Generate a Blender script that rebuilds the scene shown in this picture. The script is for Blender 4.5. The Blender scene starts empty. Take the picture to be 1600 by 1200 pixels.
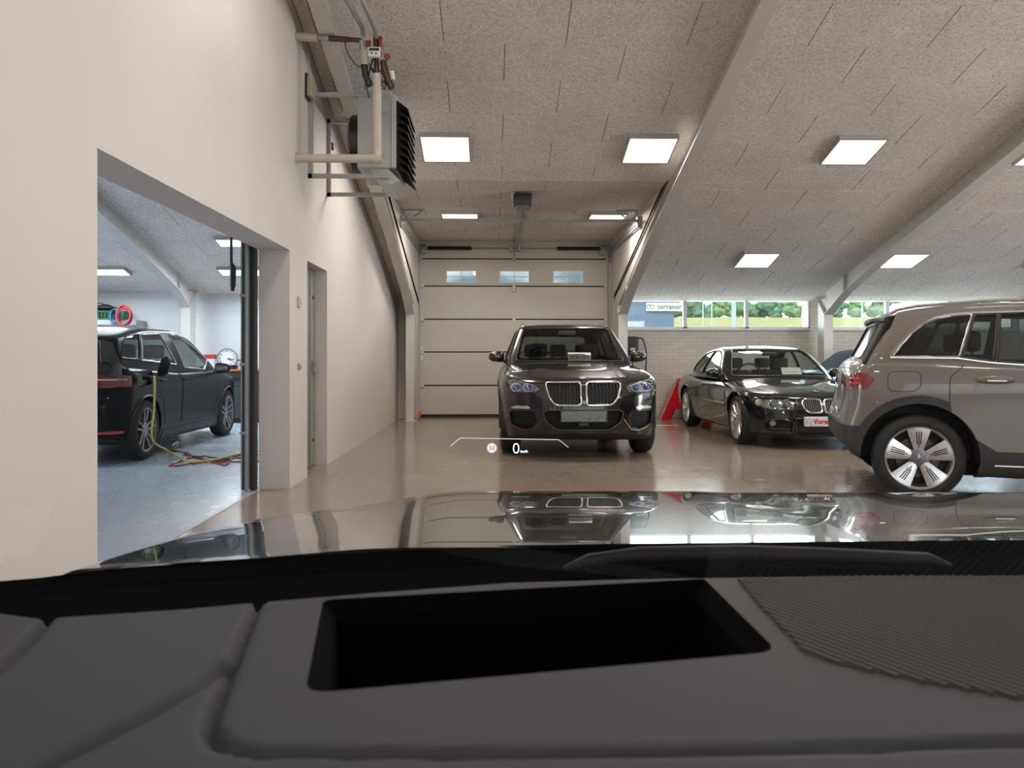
import bpy, bmesh, math, random
import numpy as np
from mathutils import Vector, Matrix
from mathutils.bvhtree import BVHTree
from mathutils.interpolate import poly_3d_calc
random.seed(7)
PI = math.pi
SC = bpy.context.scene
COL = SC.collection
# ---------------------------------------------------------------- camera
H = 1.17; F = 1200.0; YAW = math.atan(30 / 1200)
cam_d = bpy.data.cameras.new('camera'); cam = bpy.data.objects.new('camera', cam_d); COL.objects.link(cam)
cam_d.sensor_width = 36; cam_d.lens = 36 * F / 1600; cam_d.shift_y = -41 / 1600
cam_d.clip_start = 0.05; cam_d.clip_end = 600
cam.location = (0, 0, H); cam.rotation_euler = (PI / 2, 0, -YAW)
cam_d.dof.use_dof = True; cam_d.dof.focus_distance = 9.5; cam_d.dof.aperture_fstop = 9.0
SC.camera = cam
# ---------------------------------------------------------------- world, sun, daylight, exposure
world = bpy.data.worlds.new('sky'); SC.world = world; world.use_nodes = True
wn = world.node_tree.nodes; wl = world.node_tree.links
for n in list(wn): wn.remove(n)
wo = wn.new('ShaderNodeOutputWorld'); wb = wn.new('ShaderNodeBackground')
tc = wn.new('ShaderNodeTexCoord'); mp = wn.new('ShaderNodeMapping'); ns = wn.new('ShaderNodeTexNoise')
sky = wn.new('ShaderNodeTexSky'); sky.sky_type = 'HOSEK_WILKIE'; sky.turbidity = 3.0; sky.ground_albedo = 0.3
sky.sun_direction = Vector((-0.3, -0.75, 0.6)).normalized()
cr = wn.new('ShaderNodeValToRGB'); mx = wn.new('ShaderNodeMix'); mx.data_type = 'RGBA'
mp.inputs['Scale'].default_value = (1, 1, 2.4); ns.inputs['Scale'].default_value = 2.2; ns.inputs['Detail'].default_value = 6
cr.color_ramp.elements[0].position = 0.38; cr.color_ramp.elements[1].position = 0.56
wl.new(tc.outputs['Generated'], mp.inputs['Vector']); wl.new(mp.outputs['Vector'], ns.inputs['Vector'])
wl.new(ns.outputs['Fac'], cr.inputs['Fac']); wl.new(cr.outputs['Color'], mx.inputs[0])
wl.new(sky.outputs['Color'], mx.inputs[6]); mx.inputs[7].default_value = (1.6, 1.65, 1.75, 1)
wl.new(mx.outputs[2], wb.inputs['Color']); wb.inputs['Strength'].default_value = 0.85
wl.new(wb.outputs['Background'], wo.inputs['Surface'])
sd = bpy.data.lights.new('sun', 'SUN'); sun = bpy.data.objects.new('sun', sd); COL.objects.link(sun)
sd.energy = 0.9; sd.angle = 0.01; sd.color = (1, .95, .86)
sun.rotation_euler = Vector((0.3, 0.75, -0.6)).to_track_quat('-Z', 'Y').to_euler()

def area(name, loc, aim, sx, sy, power, col):
    d = bpy.data.lights.new(name, 'AREA'); d.shape = 'RECTANGLE'; d.size = sx; d.size_y = sy; d.energy = power; d.color = col
    o = bpy.data.objects.new(name, d); COL.objects.link(o); o.location = loc
    o.rotation_euler = Vector(aim).to_track_quat('-Z', 'Z').to_euler(); return o
# fill lights added as daylight at unseen glazing: behind camera, far right, workshop
area('daylight_fill_rear', (3.2, -8.6, 1.9), (0, 1, 0.35), 9.0, 2.6, 70, (0.93, 0.97, 1.0))
area('daylight_fill_right', (13.8, 4.5, 2.3), (-1, 0, 0.3), 15.0, 3.6, 1150, (0.88, 0.95, 1.0))
area('daylight_fill_workshop', (-9.7, 7.0, 2.0), (1, 0, 0.2), 10.0, 2.6, 190, (0.80, 0.91, 1.0))
area('daylight_window_band', (8.4, 15.3, 2.0), (0, -1, 0.6), 11.6, 0.5, 80, (0.85, 0.95, 1.0))
SC.view_settings.view_transform = 'Standard'; SC.view_settings.look = 'None'
SC.view_settings.exposure = 1.3; SC.view_settings.gamma = 1.0; SC.view_settings.use_curve_mapping = False
SC.cycles.max_bounces = 8; SC.cycles.glossy_bounces = 4; SC.cycles.diffuse_bounces = 4
SC.cycles.transparent_max_bounces = 16; SC.cycles.caustics_reflective = False; SC.cycles.caustics_refractive = False
SC.cycles.sample_clamp_indirect = 6.0

def at(px, py, D):
    """world point seen at photo pixel (px,py), D metres ahead of the lens"""
    xc = (px - 800) / F * D; s, c = math.sin(YAW), math.cos(YAW)
    return Vector((xc * c + D * s, D * c - xc * s, H - (py - 559) / F * D))
def on_y(px, py, Y):
    a = math.atan((px - 800) / F) + YAW; X = Y * math.tan(a); D = Y * math.cos(YAW) + X * math.sin(YAW)
    return at(px, py, D)
def on_x(px, py, X):
    a = math.atan((px - 800) / F) + YAW; Y = X / math.tan(a); D = Y * math.cos(YAW) + X * math.sin(YAW)
    return at(px, py, D)
# ---------------------------------------------------------------- materials
MATS = {}
def mat(name, rgb, rough=.5, metal=0., coat=0., emit=None, es=1., noise=None, bump=None, spec=.5, coatr=.03, amp=.12):
    if name in MATS: return MATS[name]
    m = bpy.data.materials.new(name); m.use_nodes = True; nt = m.node_tree; b = nt.nodes['Principled BSDF']
    b.inputs['Base Color'].default_value = (*rgb, 1); b.inputs['Roughness'].default_value = rough
    b.inputs['Metallic'].default_value = metal; b.inputs['Coat Weight'].default_value = coat
    b.inputs['Coat Roughness'].default_value = coatr; b.inputs['Specular IOR Level'].default_value = spec
    if emit: b.inputs['Emission Color'].default_value = (*emit, 1); b.inputs['Emission Strength'].default_value = es
    if noise or bump:
        t = nt.nodes.new('ShaderNodeTexCoord')
    if noise:
        n = nt.nodes.new('ShaderNodeTexNoise'); n.inputs['Scale'].default_value = noise; n.inputs['Detail'].default_value = 5
        r = nt.nodes.new('ShaderNodeValToRGB'); r.color_ramp.elements[0].position = .3; r.color_ramp.elements[1].position = .7
        r.color_ramp.elements[0].color = (*[c * (1 - amp) for c in rgb], 1); r.color_ramp.elements[1].color = (*[min(1, c * (1 + amp)) for c in rgb], 1)
        nt.links.new(t.outputs['Object'], n.inputs['Vector']); nt.links.new(n.outputs['Fac'], r.inputs['Fac']); nt.links.new(r.outputs['Color'], b.inputs['Base Color'])
    if bump:
        n2 = nt.nodes.new('ShaderNodeTexNoise'); n2.inputs['Scale'].default_value = bump[0]; n2.inputs['Detail'].default_value = 3
        bp = nt.nodes.new('ShaderNodeBump'); bp.inputs['Strength'].default_value = bump[1]; bp.inputs['Distance'].default_value = bump[2] if len(bump) > 2 else .01
        nt.links.new(t.outputs['Object'], n2.inputs['Vector']); nt.links.new(n2.outputs['Fac'], bp.inputs['Height']); nt.links.new(bp.outputs['Normal'], b.inputs['Normal'])
    MATS[name] = m; return m
def glass(name, tint=(.6, .65, .62), ior=1.5, rough=0.0):
    if name in MATS: return MATS[name]
    m = bpy.data.materials.new(name); m.use_nodes = True; nt = m.node_tree
    for n in list(nt.nodes): nt.nodes.remove(n)
    o = nt.nodes.new('ShaderNodeOutputMaterial'); mi = nt.nodes.new('ShaderNodeMixShader'); ge = nt.nodes.new('ShaderNodeNewGeometry')
    tr = nt.nodes.new('ShaderNodeBsdfTransparent'); gl = nt.nodes.new('ShaderNodeBsdfGlossy'); L = nt.links
    tr.inputs['Color'].default_value = (*tint, 1); gl.inputs['Roughness'].default_value = rough; f0 = 2 * ((ior - 1) / (ior + 1))**2
    dt = nt.nodes.new('ShaderNodeVectorMath'); dt.operation = 'DOT_PRODUCT'; L.new(ge.outputs['Normal'], dt.inputs[0]); L.new(ge.outputs['Incoming'], dt.inputs[1])
    def mth(op, a, b=None):
        n = nt.nodes.new('ShaderNodeMath'); n.operation = op
        for k, v in enumerate((a, b)):
            if v is None: continue
            if isinstance(v, (int, float)): n.inputs[k].default_value = v
            else: L.new(v, n.inputs[k])
        return n.outputs[0]
    x = mth('ABSOLUTE', dt.outputs['Value']); x = mth('SUBTRACT', 1.0, x); x = mth('POWER', x, 5.0); x = mth('MULTIPLY', x, 1 - f0); x = mth('ADD', x, f0)
    L.new(x, mi.inputs[0]); L.new(tr.outputs[0], mi.inputs[1]); L.new(gl.outputs[0], mi.inputs[2]); L.new(mi.outputs[0], o.inputs['Surface'])
    MATS[name] = m; return m
# floor: worn brown epoxy, glossy with soft waves
def floor_mat(name, c1, c2, r0, r1, sc=.9, bs=.06):
    m = bpy.data.materials.new(name); m.use_nodes = True; nt = m.node_tree; b = nt.nodes['Principled BSDF']
    t = nt.nodes.new('ShaderNodeTexCoord'); mpn = nt.nodes.new('ShaderNodeMapping'); mpn.inputs['Scale'].default_value = (1, .6, 1)
    n = nt.nodes.new('ShaderNodeTexNoise'); n.inputs['Scale'].default_value = sc; n.inputs['Detail'].default_value = 5; n.inputs['Roughness'].default_value = .55
    r = nt.nodes.new('ShaderNodeValToRGB'); r.color_ramp.elements[0].position = .35; r.color_ramp.elements[1].position = .68
    r.color_ramp.elements[0].color = (*c1, 1); r.color_ramp.elements[1].color = (*c2, 1)
    n3 = nt.nodes.new('ShaderNodeTexNoise'); n3.inputs['Scale'].default_value = 5; n3.inputs['Detail'].default_value = 5
    mr = nt.nodes.new('ShaderNodeMapRange'); mr.inputs['From Min'].default_value = .3; mr.inputs['From Max'].default_value = .7; mr.inputs['To Min'].default_value = r0; mr.inputs['To Max'].default_value = r1
    n4 = nt.nodes.new('ShaderNodeTexNoise'); n4.inputs['Scale'].default_value = 3; n4.inputs['Detail'].default_value = 2
    bp = nt.nodes.new('ShaderNodeBump'); bp.inputs['Strength'].default_value = bs; bp.inputs['Distance'].default_value = .004
    L = nt.links
    L.new(t.outputs['Object'], mpn.inputs['Vector']); L.new(mpn.outputs[0], n.inputs['Vector']); L.new(n.outputs['Fac'], r.inputs['Fac']); L.new(r.outputs['Color'], b.inputs['Base Color'])
    L.new(t.outputs['Object'], n3.inputs['Vector']); L.new(n3.outputs['Fac'], mr.inputs['Value']); L.new(mr.outputs[0], b.inputs['Roughness'])
    L.new(t.outputs['Object'], n4.inputs['Vector']); L.new(n4.outputs['Fac'], bp.inputs['Height']); L.new(bp.outputs['Normal'], b.inputs['Normal'])
    MATS[name] = m; return m
M_floor = floor_mat('brown_epoxy', (.265, .205, .165), (.325, .258, .21), .13, .19)
M_floor2 = floor_mat('pale_blue_epoxy', (.42, .48, .56), (.50, .56, .63), .26, .28, bs=.01)
M_wall = mat('warm_white_plaster', (.64, .60, .565), .55, bump=(60, .08, .003), noise=1.3, amp=.025)
M_wallw = mat('white_wall_paint', (.66, .68, .69), .55, noise=1.1, amp=.03)
M_steelw = mat('white_steel_paint', (.60, .585, .56), .45, noise=3, amp=.03)
M_galv = mat('galvanised_steel', (.34, .355, .36), .42, .45, noise=25, amp=.12)
M_bright = mat('bright_zinc', (.55, .56, .56), .35, .3)
M_black = mat('black_plastic', (.012, .012, .013), .4)
M_rubber = mat('black_rubber', (.014, .014, .014), .7)
M_dark = mat('dark_interior', (.02, .02, .021), .6)
M_board = None
def board_mat():
    m = bpy.data.materials.new('wood_wool_board'); m.use_nodes = True; nt = m.node_tree; b = nt.nodes['Principled BSDF']; L = nt.links
    b.inputs['Roughness'].default_value = .95; b.inputs['Specular IOR Level'].default_value = .1
    g = nt.nodes.new('ShaderNodeNewGeometry')
    n = nt.nodes.new('ShaderNodeTexNoise'); n.inputs['Scale'].default_value = 42; n.inputs['Detail'].default_value = 4; n.inputs['Roughness'].default_value = .8; n.inputs['Distortion'].default_value = 1.5
    r = nt.nodes.new('ShaderNodeValToRGB'); e = r.color_ramp.elements; e[0].position = .33; e[0].color = (.37, .335, .315, 1); e[1].position = .60; e[1].color = (.90, .86, .825, 1)
    n2 = nt.nodes.new('ShaderNodeTexNoise'); n2.inputs['Scale'].default_value = 1.6; n2.inputs['Detail'].default_value = 3
    mr = nt.nodes.new('ShaderNodeMapRange'); mr.inputs['To Min'].default_value = .86; mr.inputs['To Max'].default_value = 1.12
    mul = nt.nodes.new('ShaderNodeMix'); mul.data_type = 'RGBA'; mul.blend_type = 'MULTIPLY'; mul.inputs[0].default_value = 1
    bp = nt.nodes.new('ShaderNodeBump'); bp.inputs['Strength'].default_value = .45; bp.inputs['Distance'].default_value = .006
    L.new(g.outputs['Position'], n.inputs['Vector']); L.new(g.outputs['Position'], n2.inputs['Vector']); L.new(n.outputs['Fac'], r.inputs['Fac']); L.new(n2.outputs['Fac'], mr.inputs['Value'])
    L.new(r.outputs['Color'], mul.inputs[6]); L.new(mr.outputs[0], mul.inputs[7]); L.new(mul.outputs[2], b.inputs['Base Color'])
    L.new(n.outputs['Fac'], bp.inputs['Height']); L.new(bp.outputs['Normal'], b.inputs['Normal'])
    return m
M_board = board_mat()
def brick_mat():
    m = bpy.data.materials.new('white_painted_brick'); m.use_nodes = True; nt = m.node_tree; b = nt.nodes['Principled BSDF']; L = nt.links
    b.inputs['Base Color'].default_value = (.60, .56, .51, 1); b.inputs['Roughness'].default_value = .5
    t = nt.nodes.new('ShaderNodeTexCoord'); mp_ = nt.nodes.new('ShaderNodeMapping'); mp_.inputs['Rotation'].default_value = (PI / 2, 0, 0)
    br = nt.nodes.new('ShaderNodeTexBrick'); br.inputs['Scale'].default_value = 1; br.inputs['Brick Width'].default_value = .24; br.inputs['Row Height'].default_value = .067
    br.inputs['Mortar Size'].default_value = .006; br.inputs['Color1'].default_value = (.62, .57, .52, 1); br.inputs['Color2'].default_value = (.55, .51, .46, 1); br.inputs['Mortar'].default_value = (.47, .44, .40, 1); br.inputs['Mortar Smooth'].default_value = .4
    bp = nt.nodes.new('ShaderNodeBump'); bp.inputs['Strength'].default_value = .6; bp.inputs['Distance'].default_value = .006; bp.invert = True
    L.new(t.outputs['Object'], mp_.inputs['Vector']); L.new(mp_.outputs[0], br.inputs['Vector']); L.new(br.outputs['Color'], b.inputs['Base Color']); L.new(br.outputs['Fac'], bp.inputs['Height']); L.new(bp.outputs['Normal'], b.inputs['Normal'])
    return m
M_brick = brick_mat()
# ---------------------------------------------------------------- mesh helpers
class MB:
    def __init__(s): s.v = []; s.f = []; s.m = []; s.mi = 0
    def add(s, vs, fs):
        o = len(s.v); s.v += [tuple(v) for v in vs]; s.f += [tuple(i + o for i in f) for f in fs]; s.m += [s.mi] * len(fs); return s
    def box(s, x0, x1, y0, y1, z0, z1, M=None, taper=None):
        vs = [Vector(p) for p in ((x0, y0, z0), (x1, y0, z0), (x1, y1, z0), (x0, y1, z0), (x0, y0, z1), (x1, y0, z1), (x1, y1, z1), (x0, y1, z1))]
        if M: vs = [M @ v for v in vs]
        return s.add(vs, [(0, 3, 2, 1), (4, 5, 6, 7), (0, 1, 5, 4), (1, 2, 6, 5), (2, 3, 7, 6), (3, 0, 4, 7)])
    def bbox(s, x0, x1, y0, y1, z0, z1, b=.005, M=None):
        """box with chamfered edges"""
        c = Vector(((x0 + x1) / 2, (y0 + y1) / 2, (z0 + z1) / 2)); h = Vector((abs(x1 - x0) / 2, abs(y1 - y0) / 2, abs(z1 - z0) / 2)); b = min(b, h.x * .9, h.y * .9, h.z * .9)
        bm = bmesh.new(); bmesh.ops.create_cube(bm, size=2)
        for v in bm.verts: v.co = Vector((v.co.x * h.x, v.co.y * h.y, v.co.z * h.z)) + c
        bmesh.ops.bevel(bm, geom=list(bm.edges), offset=b, segments=2, affect='EDGES', profile=.6)
        if M: bmesh.ops.transform(bm, matrix=M, verts=bm.verts)
        bm.verts.index_update(); s.add([v.co for v in bm.verts], [[v.index for v in f.verts] for f in bm.faces]); bm.free(); return s
    def prism(s, poly, axis, a0, a1):
        """2D polygon (ccw) extruded on axis: x -> (y,z), y -> (x,z), z -> (x,y)"""
        def P(p, a): return {'x': (a, p[0], p[1]), 'y': (p[0], a, p[1]), 'z': (p[0], p[1], a)}[axis]
        n = len(poly); vs = [P(p, a0) for p in poly] + [P(p, a1) for p in poly]
        fs = [tuple(range(n))[::-1], tuple(range(n, 2 * n))] + [(i, (i + 1) % n, n + (i + 1) % n, n + i) for i in range(n)]
        return s.add(vs, fs)
    def tube(s, pts, r, n=8, closed=False, cap=True):
        pts = [Vector(p) for p in pts]; N = len(pts); rs = r if isinstance(r, (list, tuple)) else [r] * N; rings = []; up = None
        for i, p in enumerate(pts):
            a = pts[(i - 1) % N] if (closed or i > 0) else p; b = pts[(i + 1) % N] if (closed or i < N - 1) else p
            t = (b - a)
            if t.length < 1e-9: t = Vector((0, 0, 1))
            t.normalize()
            if up is None: up = Vector((0, 0, 1)) if abs(t.z) < .9 else Vector((1, 0, 0))
            u = up - t * up.dot(t)
            if u.length < 1e-4: u = t.orthogonal()
            u.normalize(); up = u; w = t.cross(u)
            rings.append([p + (u * math.cos(2 * PI * k / n) + w * math.sin(2 * PI * k / n)) * rs[i] for k in range(n)])
        vs = [v for rg in rings for v in rg]; fs = []
        for i in range(N if closed else N - 1):
            j = (i + 1) % N
            for k in range(n): fs.append((i * n + k, i * n + (k + 1) % n, j * n + (k + 1) % n, j * n + k))
        if cap and not closed: fs += [tuple(range(n))[::-1], tuple((N - 1) * n + k for k in range(n))]
        return s.add(vs, fs)
    def lathe(s, prof, n=40, axis='x', c=(0, 0, 0), closed=False):
        """prof: (radius, height along axis)"""
        c = Vector(c); vs = []; N = len(prof)
        for r, h in prof:
            for k in range(n):
                a = 2 * PI * k / n; u, w = r * math.cos(a), r * math.sin(a)
                vs.append(c + Vector({'x': (h, u, w), 'y': (u, h, w), 'z': (u, w, h)}[axis]))
        fs = []
        for i in range(N if closed else N - 1):
            j = (i + 1) % N
            for k in range(n): fs.append((i * n + k, j * n + k, j * n + (k + 1) % n, i * n + (k + 1) % n))
        return s.add(vs, fs)
    def build(s, name, m, parent=None, smooth=False, **kw):
        me = bpy.data.meshes.new(name); me.from_pydata(s.v, [], s.f)
        ms = m if isinstance(m, (list, tuple)) else [m]
        for q in ms: me.materials.append(q)
        if len(ms) > 1: me.polygons.foreach_set('material_index', s.m)
        bm = bmesh.new(); bm.from_mesh(me); bmesh.ops.recalc_face_normals(bm, faces=bm.faces); bm.to_mesh(me); bm.free()
        if smooth:
            me.polygons.foreach_set('use_smooth', [True] * len(me.polygons))
            me.set_sharp_from_angle(angle=math.radians(smooth if smooth is not True else 40))
        return link(name, me, parent, **kw)
def link(name, me, parent=None, **kw):
    o = bpy.data.objects.new(name, me); COL.objects.link(o)
    if parent: o.parent = parent
    for k, v in kw.items(): o[k] = v
    return o
def thing(name, label, cat, loc=(0, 0, 0), rz=0, group=None):
    o = bpy.data.objects.new(name, None); COL.objects.link(o); o.location = loc; o.rotation_euler = (0, 0, rz); o.empty_display_size = .1
    o['label'] = label; o['category'] = cat
    if group: o['group'] = group
    return o
def tag(o, label, cat, group=None):
    o['label'] = label; o['category'] = cat
    if group: o['group'] = group
    return o
def text_mb(txt, size, extrude=.001, bold=0, align='CENTER'):
    cu = bpy.data.curves.new('t', 'FONT'); cu.body = txt; cu.size = size; cu.extrude = extrude; cu.offset = bold; cu.align_x = align; cu.align_y = 'CENTER'; cu.resolution_u = 3
    o = bpy.data.objects.new('t', cu); COL.objects.link(o); me = bpy.data.meshes.new_from_object(o.evaluated_get(bpy.context.evaluated_depsgraph_get()))
    COL.objects.unlink(o); bpy.data.objects.remove(o); bpy.data.curves.remove(cu); return me
def text(name, txt, size, M, m, parent, extrude=.001, bold=0, align='CENTER', **kw):
    """flat lettering; M places the text's XY plane"""
    me = text_mb(txt, size, extrude, bold, align); me.transform(M); me.name = name; me.materials.clear(); me.materials.append(m); return link(name, me, parent, **kw)
def frame_y(x, y, z, rot=0, tilt=0):
    """matrix whose local XY plane faces -Y (towards the camera) at x,y,z"""
    return Matrix.Translation((x, y, z)) @ Matrix.Rotation(rot, 4, 'Z') @ Matrix.Rotation(PI / 2 + tilt, 4, 'X')
def rpoly(pts, r, n=4):
    """polygon with rounded corners; r a number or a list"""
    out = []; N = len(pts)
    for i in range(N):
        p = Vector(pts[i]); a = Vector(pts[i - 1]); b = Vector(pts[(i + 1) % N]); rr = r[i] if isinstance(r, (list, tuple)) else r
        da = (a - p); db = (b - p); d = min(rr, da.length * .45, db.length * .45)
        p0 = p + da.normalized() * d; p1 = p + db.normalized() * d
        for k in range(n + 1):
            t = k / n; out.append(tuple((1 - t) ** 2 * p0 + 2 * t * (1 - t) * p + t * t * p1))
    return out
def spl(pts):
    """smooth monotone interpolation through (x,y)"""
    x = np.array([p[0] for p in pts], float); y = np.array([p[1] for p in pts], float)
    h = np.diff(x); d = np.diff(y) / h; m = np.zeros(len(x)); m[0] = d[0]; m[-1] = d[-1]
    for i in range(1, len(x) - 1): m[i] = 0 if d[i - 1] * d[i] <= 0 else 2 * d[i - 1] * d[i] / (d[i - 1] + d[i])
    def f(q):
        q = np.clip(np.asarray(q, float), x[0], x[-1]); i = np.clip(np.searchsorted(x, q) - 1, 0, len(h) - 1); t = (q - x[i]) / h[i]
        return (2 * t**3 - 3 * t**2 + 1) * y[i] + (t**3 - 2 * t**2 + t) * h[i] * m[i] + (-2 * t**3 + 3 * t**2) * y[i + 1] + (t**3 - t**2) * h[i] * m[i + 1]
    return f
# ================================================================ THE ROOM
ZR = lambda y: 6.312 - .273 * y           # underside of the sloping roof
YB = 14.81; YD = 15.25; XW = -1.815; XW2 = -2.087; YBL = 14.45
YF = 10.2; ZF = ZR(YF); ZD = 3.475        # fold to the flat ceiling over the garage door
XC0, XC1 = -1.455, 2.345                  # cheeks of the door bay
S = dict(kind='structure')
MB().box(XW2, 14, -9, 15.5, -.1, 0).build('floor', M_floor, **S)
MB().box(-10, XW2, -2, 15, -.1, 0).build('floor_workshop', M_floor2, **S)
m = MB().box(XW2 + .0, XW2 + .03, 3.573, 6.91, 0, .003); m.build('floor_joint', mat('joint_steel', (.4, .38, .36), .5), **S)
# wall between showroom and workshop, with its two openings
w = MB(); top = lambda a, b: [(b, min(ZR(b), 6.04)), (a, min(ZR(a), 6.04))]
for a, b, z0 in ((-9, 1, 0), (1, 3.573, 0), (3.573, 6.91, 2.133), (6.91, 7.56, 0), (7.56, 8.46, 2.12), (8.46, 15.5, 0)):
    t = top(a, b) if a >= 1 else [(1, 6.04), (-9, 3.31)]
    w.prism([(a, z0), (b, z0)] + t, 'x', XW2, XW)
w.build('wall_left', M_wall, **S)
# window wall, with its band of windows (z 1.743 .. 2.27)
w = MB(); w.box(XC1 + .1, 14, YB, YB + .4, 0, 1.735); w.box(XC1 + .1, 14, YB, YB + .4, 2.292, 2.6)
w.box(XC1 + .08, 2.56, YB, YB + .4, 1.735, 2.292); w.box(6.18, 6.48, YB, YB + .4, 1.735, 2.292); w.box(10.2, 10.5, YB, YB + .4, 1.735, 2.292)
w.build('wall_back', M_brick, **S)
# door wall round the garage door
w = MB(); w.box(XW, -1.437, YD, YD + .2, 0, 3.6); w.box(2.289, XC1 + .1, YD, YD + .2, 0, 3.6); w.box(-1.437, 2.289, YD, YD + .2, 3.115, 3.6)
w.box(XW, XC0 - .14, YB + .05, YD, 0, 3.0)
w.build('wall_garage', M_wall, **S)
# the cheeks (triangular side panels of the bay)
for nm, x0, x1 in (('wall_cheek_left', XC0 - .05, XC0), ('wall_cheek_right', XC1, XC1 + .05)):
    MB().prism([(YF, ZF), (14.3, ZR(14.3) - .25), (14.3, 0) if x0 > 0 else (14.9, 0), (YD, 0), (YD, 3.5)], 'x', x0, x1).build(nm, M_wall, **S)
tr = MB().prism([(YF - .02, ZF + .0), (14.25, ZR(14.25) - .0), (14.25, ZR(14.25) + .05), (YF - .02, ZF + .05)], 'x', XC1 - .012, XC1 + .0)
tr.build('trim_1', mat('dark_seal', (.05, .048, .045), .6), **S)
# workshop walls
MB().box(-10, XW2, YBL, YBL + .2, 0, 2.6).build('wall_workshop_back', M_wallw, **S)
w = MB().box(-10.2, -10, -2, 15, 0, .9); w.box(-10.2, -10, -2, 15, 3.1, 6.1); w.box(-10.2, -10, 12, 15, .9, 3.1); w.box(-10.2, -10, -2, 2, .9, 3.1); w.build('wall_workshop_left', M_wallw, **S)
MB().box(-10, XW2, -2.2, -2, 0, 6).build('wall_workshop_near', M_wallw, **S)
# rear showroom wall with its glazed front, right wall with glazing
w = MB().box(XW2, 14, -9.2, -9, 0, .35); w.box(XW2, 14, -9.2, -9, 3.05, 4.2); w.box(XW2, -1.3, -9.2, -9, .35, 3.05); w.box(7.7, 14, -9.2, -9, .35, 3.05); w.build('wall_front', M_wall, **S)
w = MB().box(14, 14.2, -9, 15.5, 0, .5); w.box(14, 14.2, -9, 15.5, 3.1, 6.1); w.box(14, 14.2, -9, -1, .5, 3.1); w.box(14, 14.2, 11, 15.5, .5, 3.1); w.build('wall_right', M_wall, **S)
def glazing(name, axis, a0, a1, c, z0, z1, n):
    f = MB(); 
    for k in range(n + 1):
        q = a0 + (a1 - a0) * k / n
        if axis == 'x': f.box(q - .04, q + .04, c - .05, c + .05, z0, z1)
        else: f.box(c - .05, c + .05, q - .04, q + .04, z0, z1)
    for z in (z0, z1):
        if axis == 'x': f.box(a0, a1, c - .05, c + .05, z - .04, z + .04)
        else: f.box(c - .05, c + .05, a0, a1, z - .04, z + .04)
    o = f.build(name, mat('window_frame_white', (.7, .72, .72), .35), **S)
    g = MB()
    if axis == 'x': g.add([(a0, c, z0), (a1, c, z0), (a1, c, z1), (a0, c, z1)], [(0, 1, 2, 3)])
    else: g.add([(c, a0, z0), (c, a1, z0), (c, a1, z1), (c, a0, z1)], [(0, 1, 2, 3)])
    g.build('pane', glass('clear_glass', (.95, .97, .96)), o); return o
glazing('window_8', 'x', -1.3, 7.7, -9.05, .35, 3.05, 6)
glazing('window_9', 'y', -1, 11, 14.05, .5, 3.1, 6)
glazing('window_10', 'y', 2, 12, -10.05, .9, 3.1, 6)
# ---- ceilings with their wood-wool boards
M_back = mat('ceiling_joint_dark', (.05, .042, .036), .9)
def rot_roof(): return Matrix.Rotation(-math.atan(.273), 4, 'X')
Mr = rot_roof(); BW, BL = 1.2, .579
def board_mesh(w, l, gx=.006, gy=.003):
    """a board w wide and l long along the slope, its lower face at z=0, chamfered"""
    x, y, b = w / 2 - gx / 2, l / 2 - gy / 2, .004
    v = [(-x, -y, .022), (x, -y, .022), (x, y, .022), (-x, y, .022), (-x, -y, b), (x, -y, b), (x, y, b), (-x, y, b),
         (-x + b, -y + b, 0), (x - b, -y + b, 0), (x - b, y - b, 0), (-x + b, y - b, 0)]
    f = [(0, 1, 5, 4), (1, 2, 6, 5), (2, 3, 7, 6), (3, 0, 4, 7), (4, 5, 9, 8), (5, 6, 10, 9), (6, 7, 11, 10), (7, 4, 8, 11), (11, 10, 9, 8)]
    me = bpy.data.meshes.new('board'); me.from_pydata(v, [], [t[::-1] for t in f]); me.materials.append(M_board); return me
_bm = {}
def get_board(w, l):
    k = (round(w, 3), round(l, 3))
    if k not in _bm: _bm[k] = board_mesh(w, l)
    return _bm[k]
def lay(parent, xlo, xhi, ylo, yhi, holes, zf, slope, base=7.54, step=BL, row0=0, L=.6):
    k0 = math.floor((ylo - base) / step); k = k0; n = 0
    while base + k * step < yhi - .02:
        y0, y1 = max(base + k * step, ylo), min(base + (k + 1) * step, yhi)
        if y1 - y0 > .03:
            off = .117 if (k + row0) % 2 == 0 else -.483
            i = math.floor((xlo - off) / BW)
            while off + i * BW < xhi:
                for (a, b) in split(max(off + i * BW, xlo), min(off + (i + 1) * BW, xhi), y0, y1, holes):
                    if b - a > .03:
                        o = bpy.data.objects.new('board', get_board(b - a, (y1 - y0) * L / step)); COL.objects.link(o); o.parent = parent
                        yc = (y0 + y1) / 2; o.location = ((a + b) / 2, yc, zf(yc)); o.rotation_euler = (-math.atan(slope), 0, 0); n += 1
                i += 1
        k += 1
    return n
def split(a, b, y0, y1, holes):
    seg = [(a, b)]
    for (hx0, hx1, hy0, hy1) in holes:
        if (y0 + y1) / 2 < hy0 or (y0 + y1) / 2 > hy1: continue
        ns_ = []
        for (p, q) in seg:
            if q <= hx0 or p >= hx1: ns_.append((p, q)); continue
            if p < hx0: ns_.append((p, hx0))
            if q > hx1: ns_.append((hx1, q))
        seg = ns_
    return seg
def slab(mb, x0, x1, y0, y1, z0, z1, t=.1, up=.02):
    mb.prism([(y0, z0 + up), (y1, z1 + up), (y1, z1 + up + t), (y0, z0 + up + t)], 'x', x0, x1)
c = MB(); slab(c, XW2, 14, 6.4, YF, ZR(6.4), ZR(YF)); slab(c, XW2, XC0, YF, YD, ZR(YF), ZR(YD)); slab(c, XC1, 14, YF, YB, ZR(YF), ZR(YB))
ceil_o = c.build('ceiling', M_back, **S)
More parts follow.
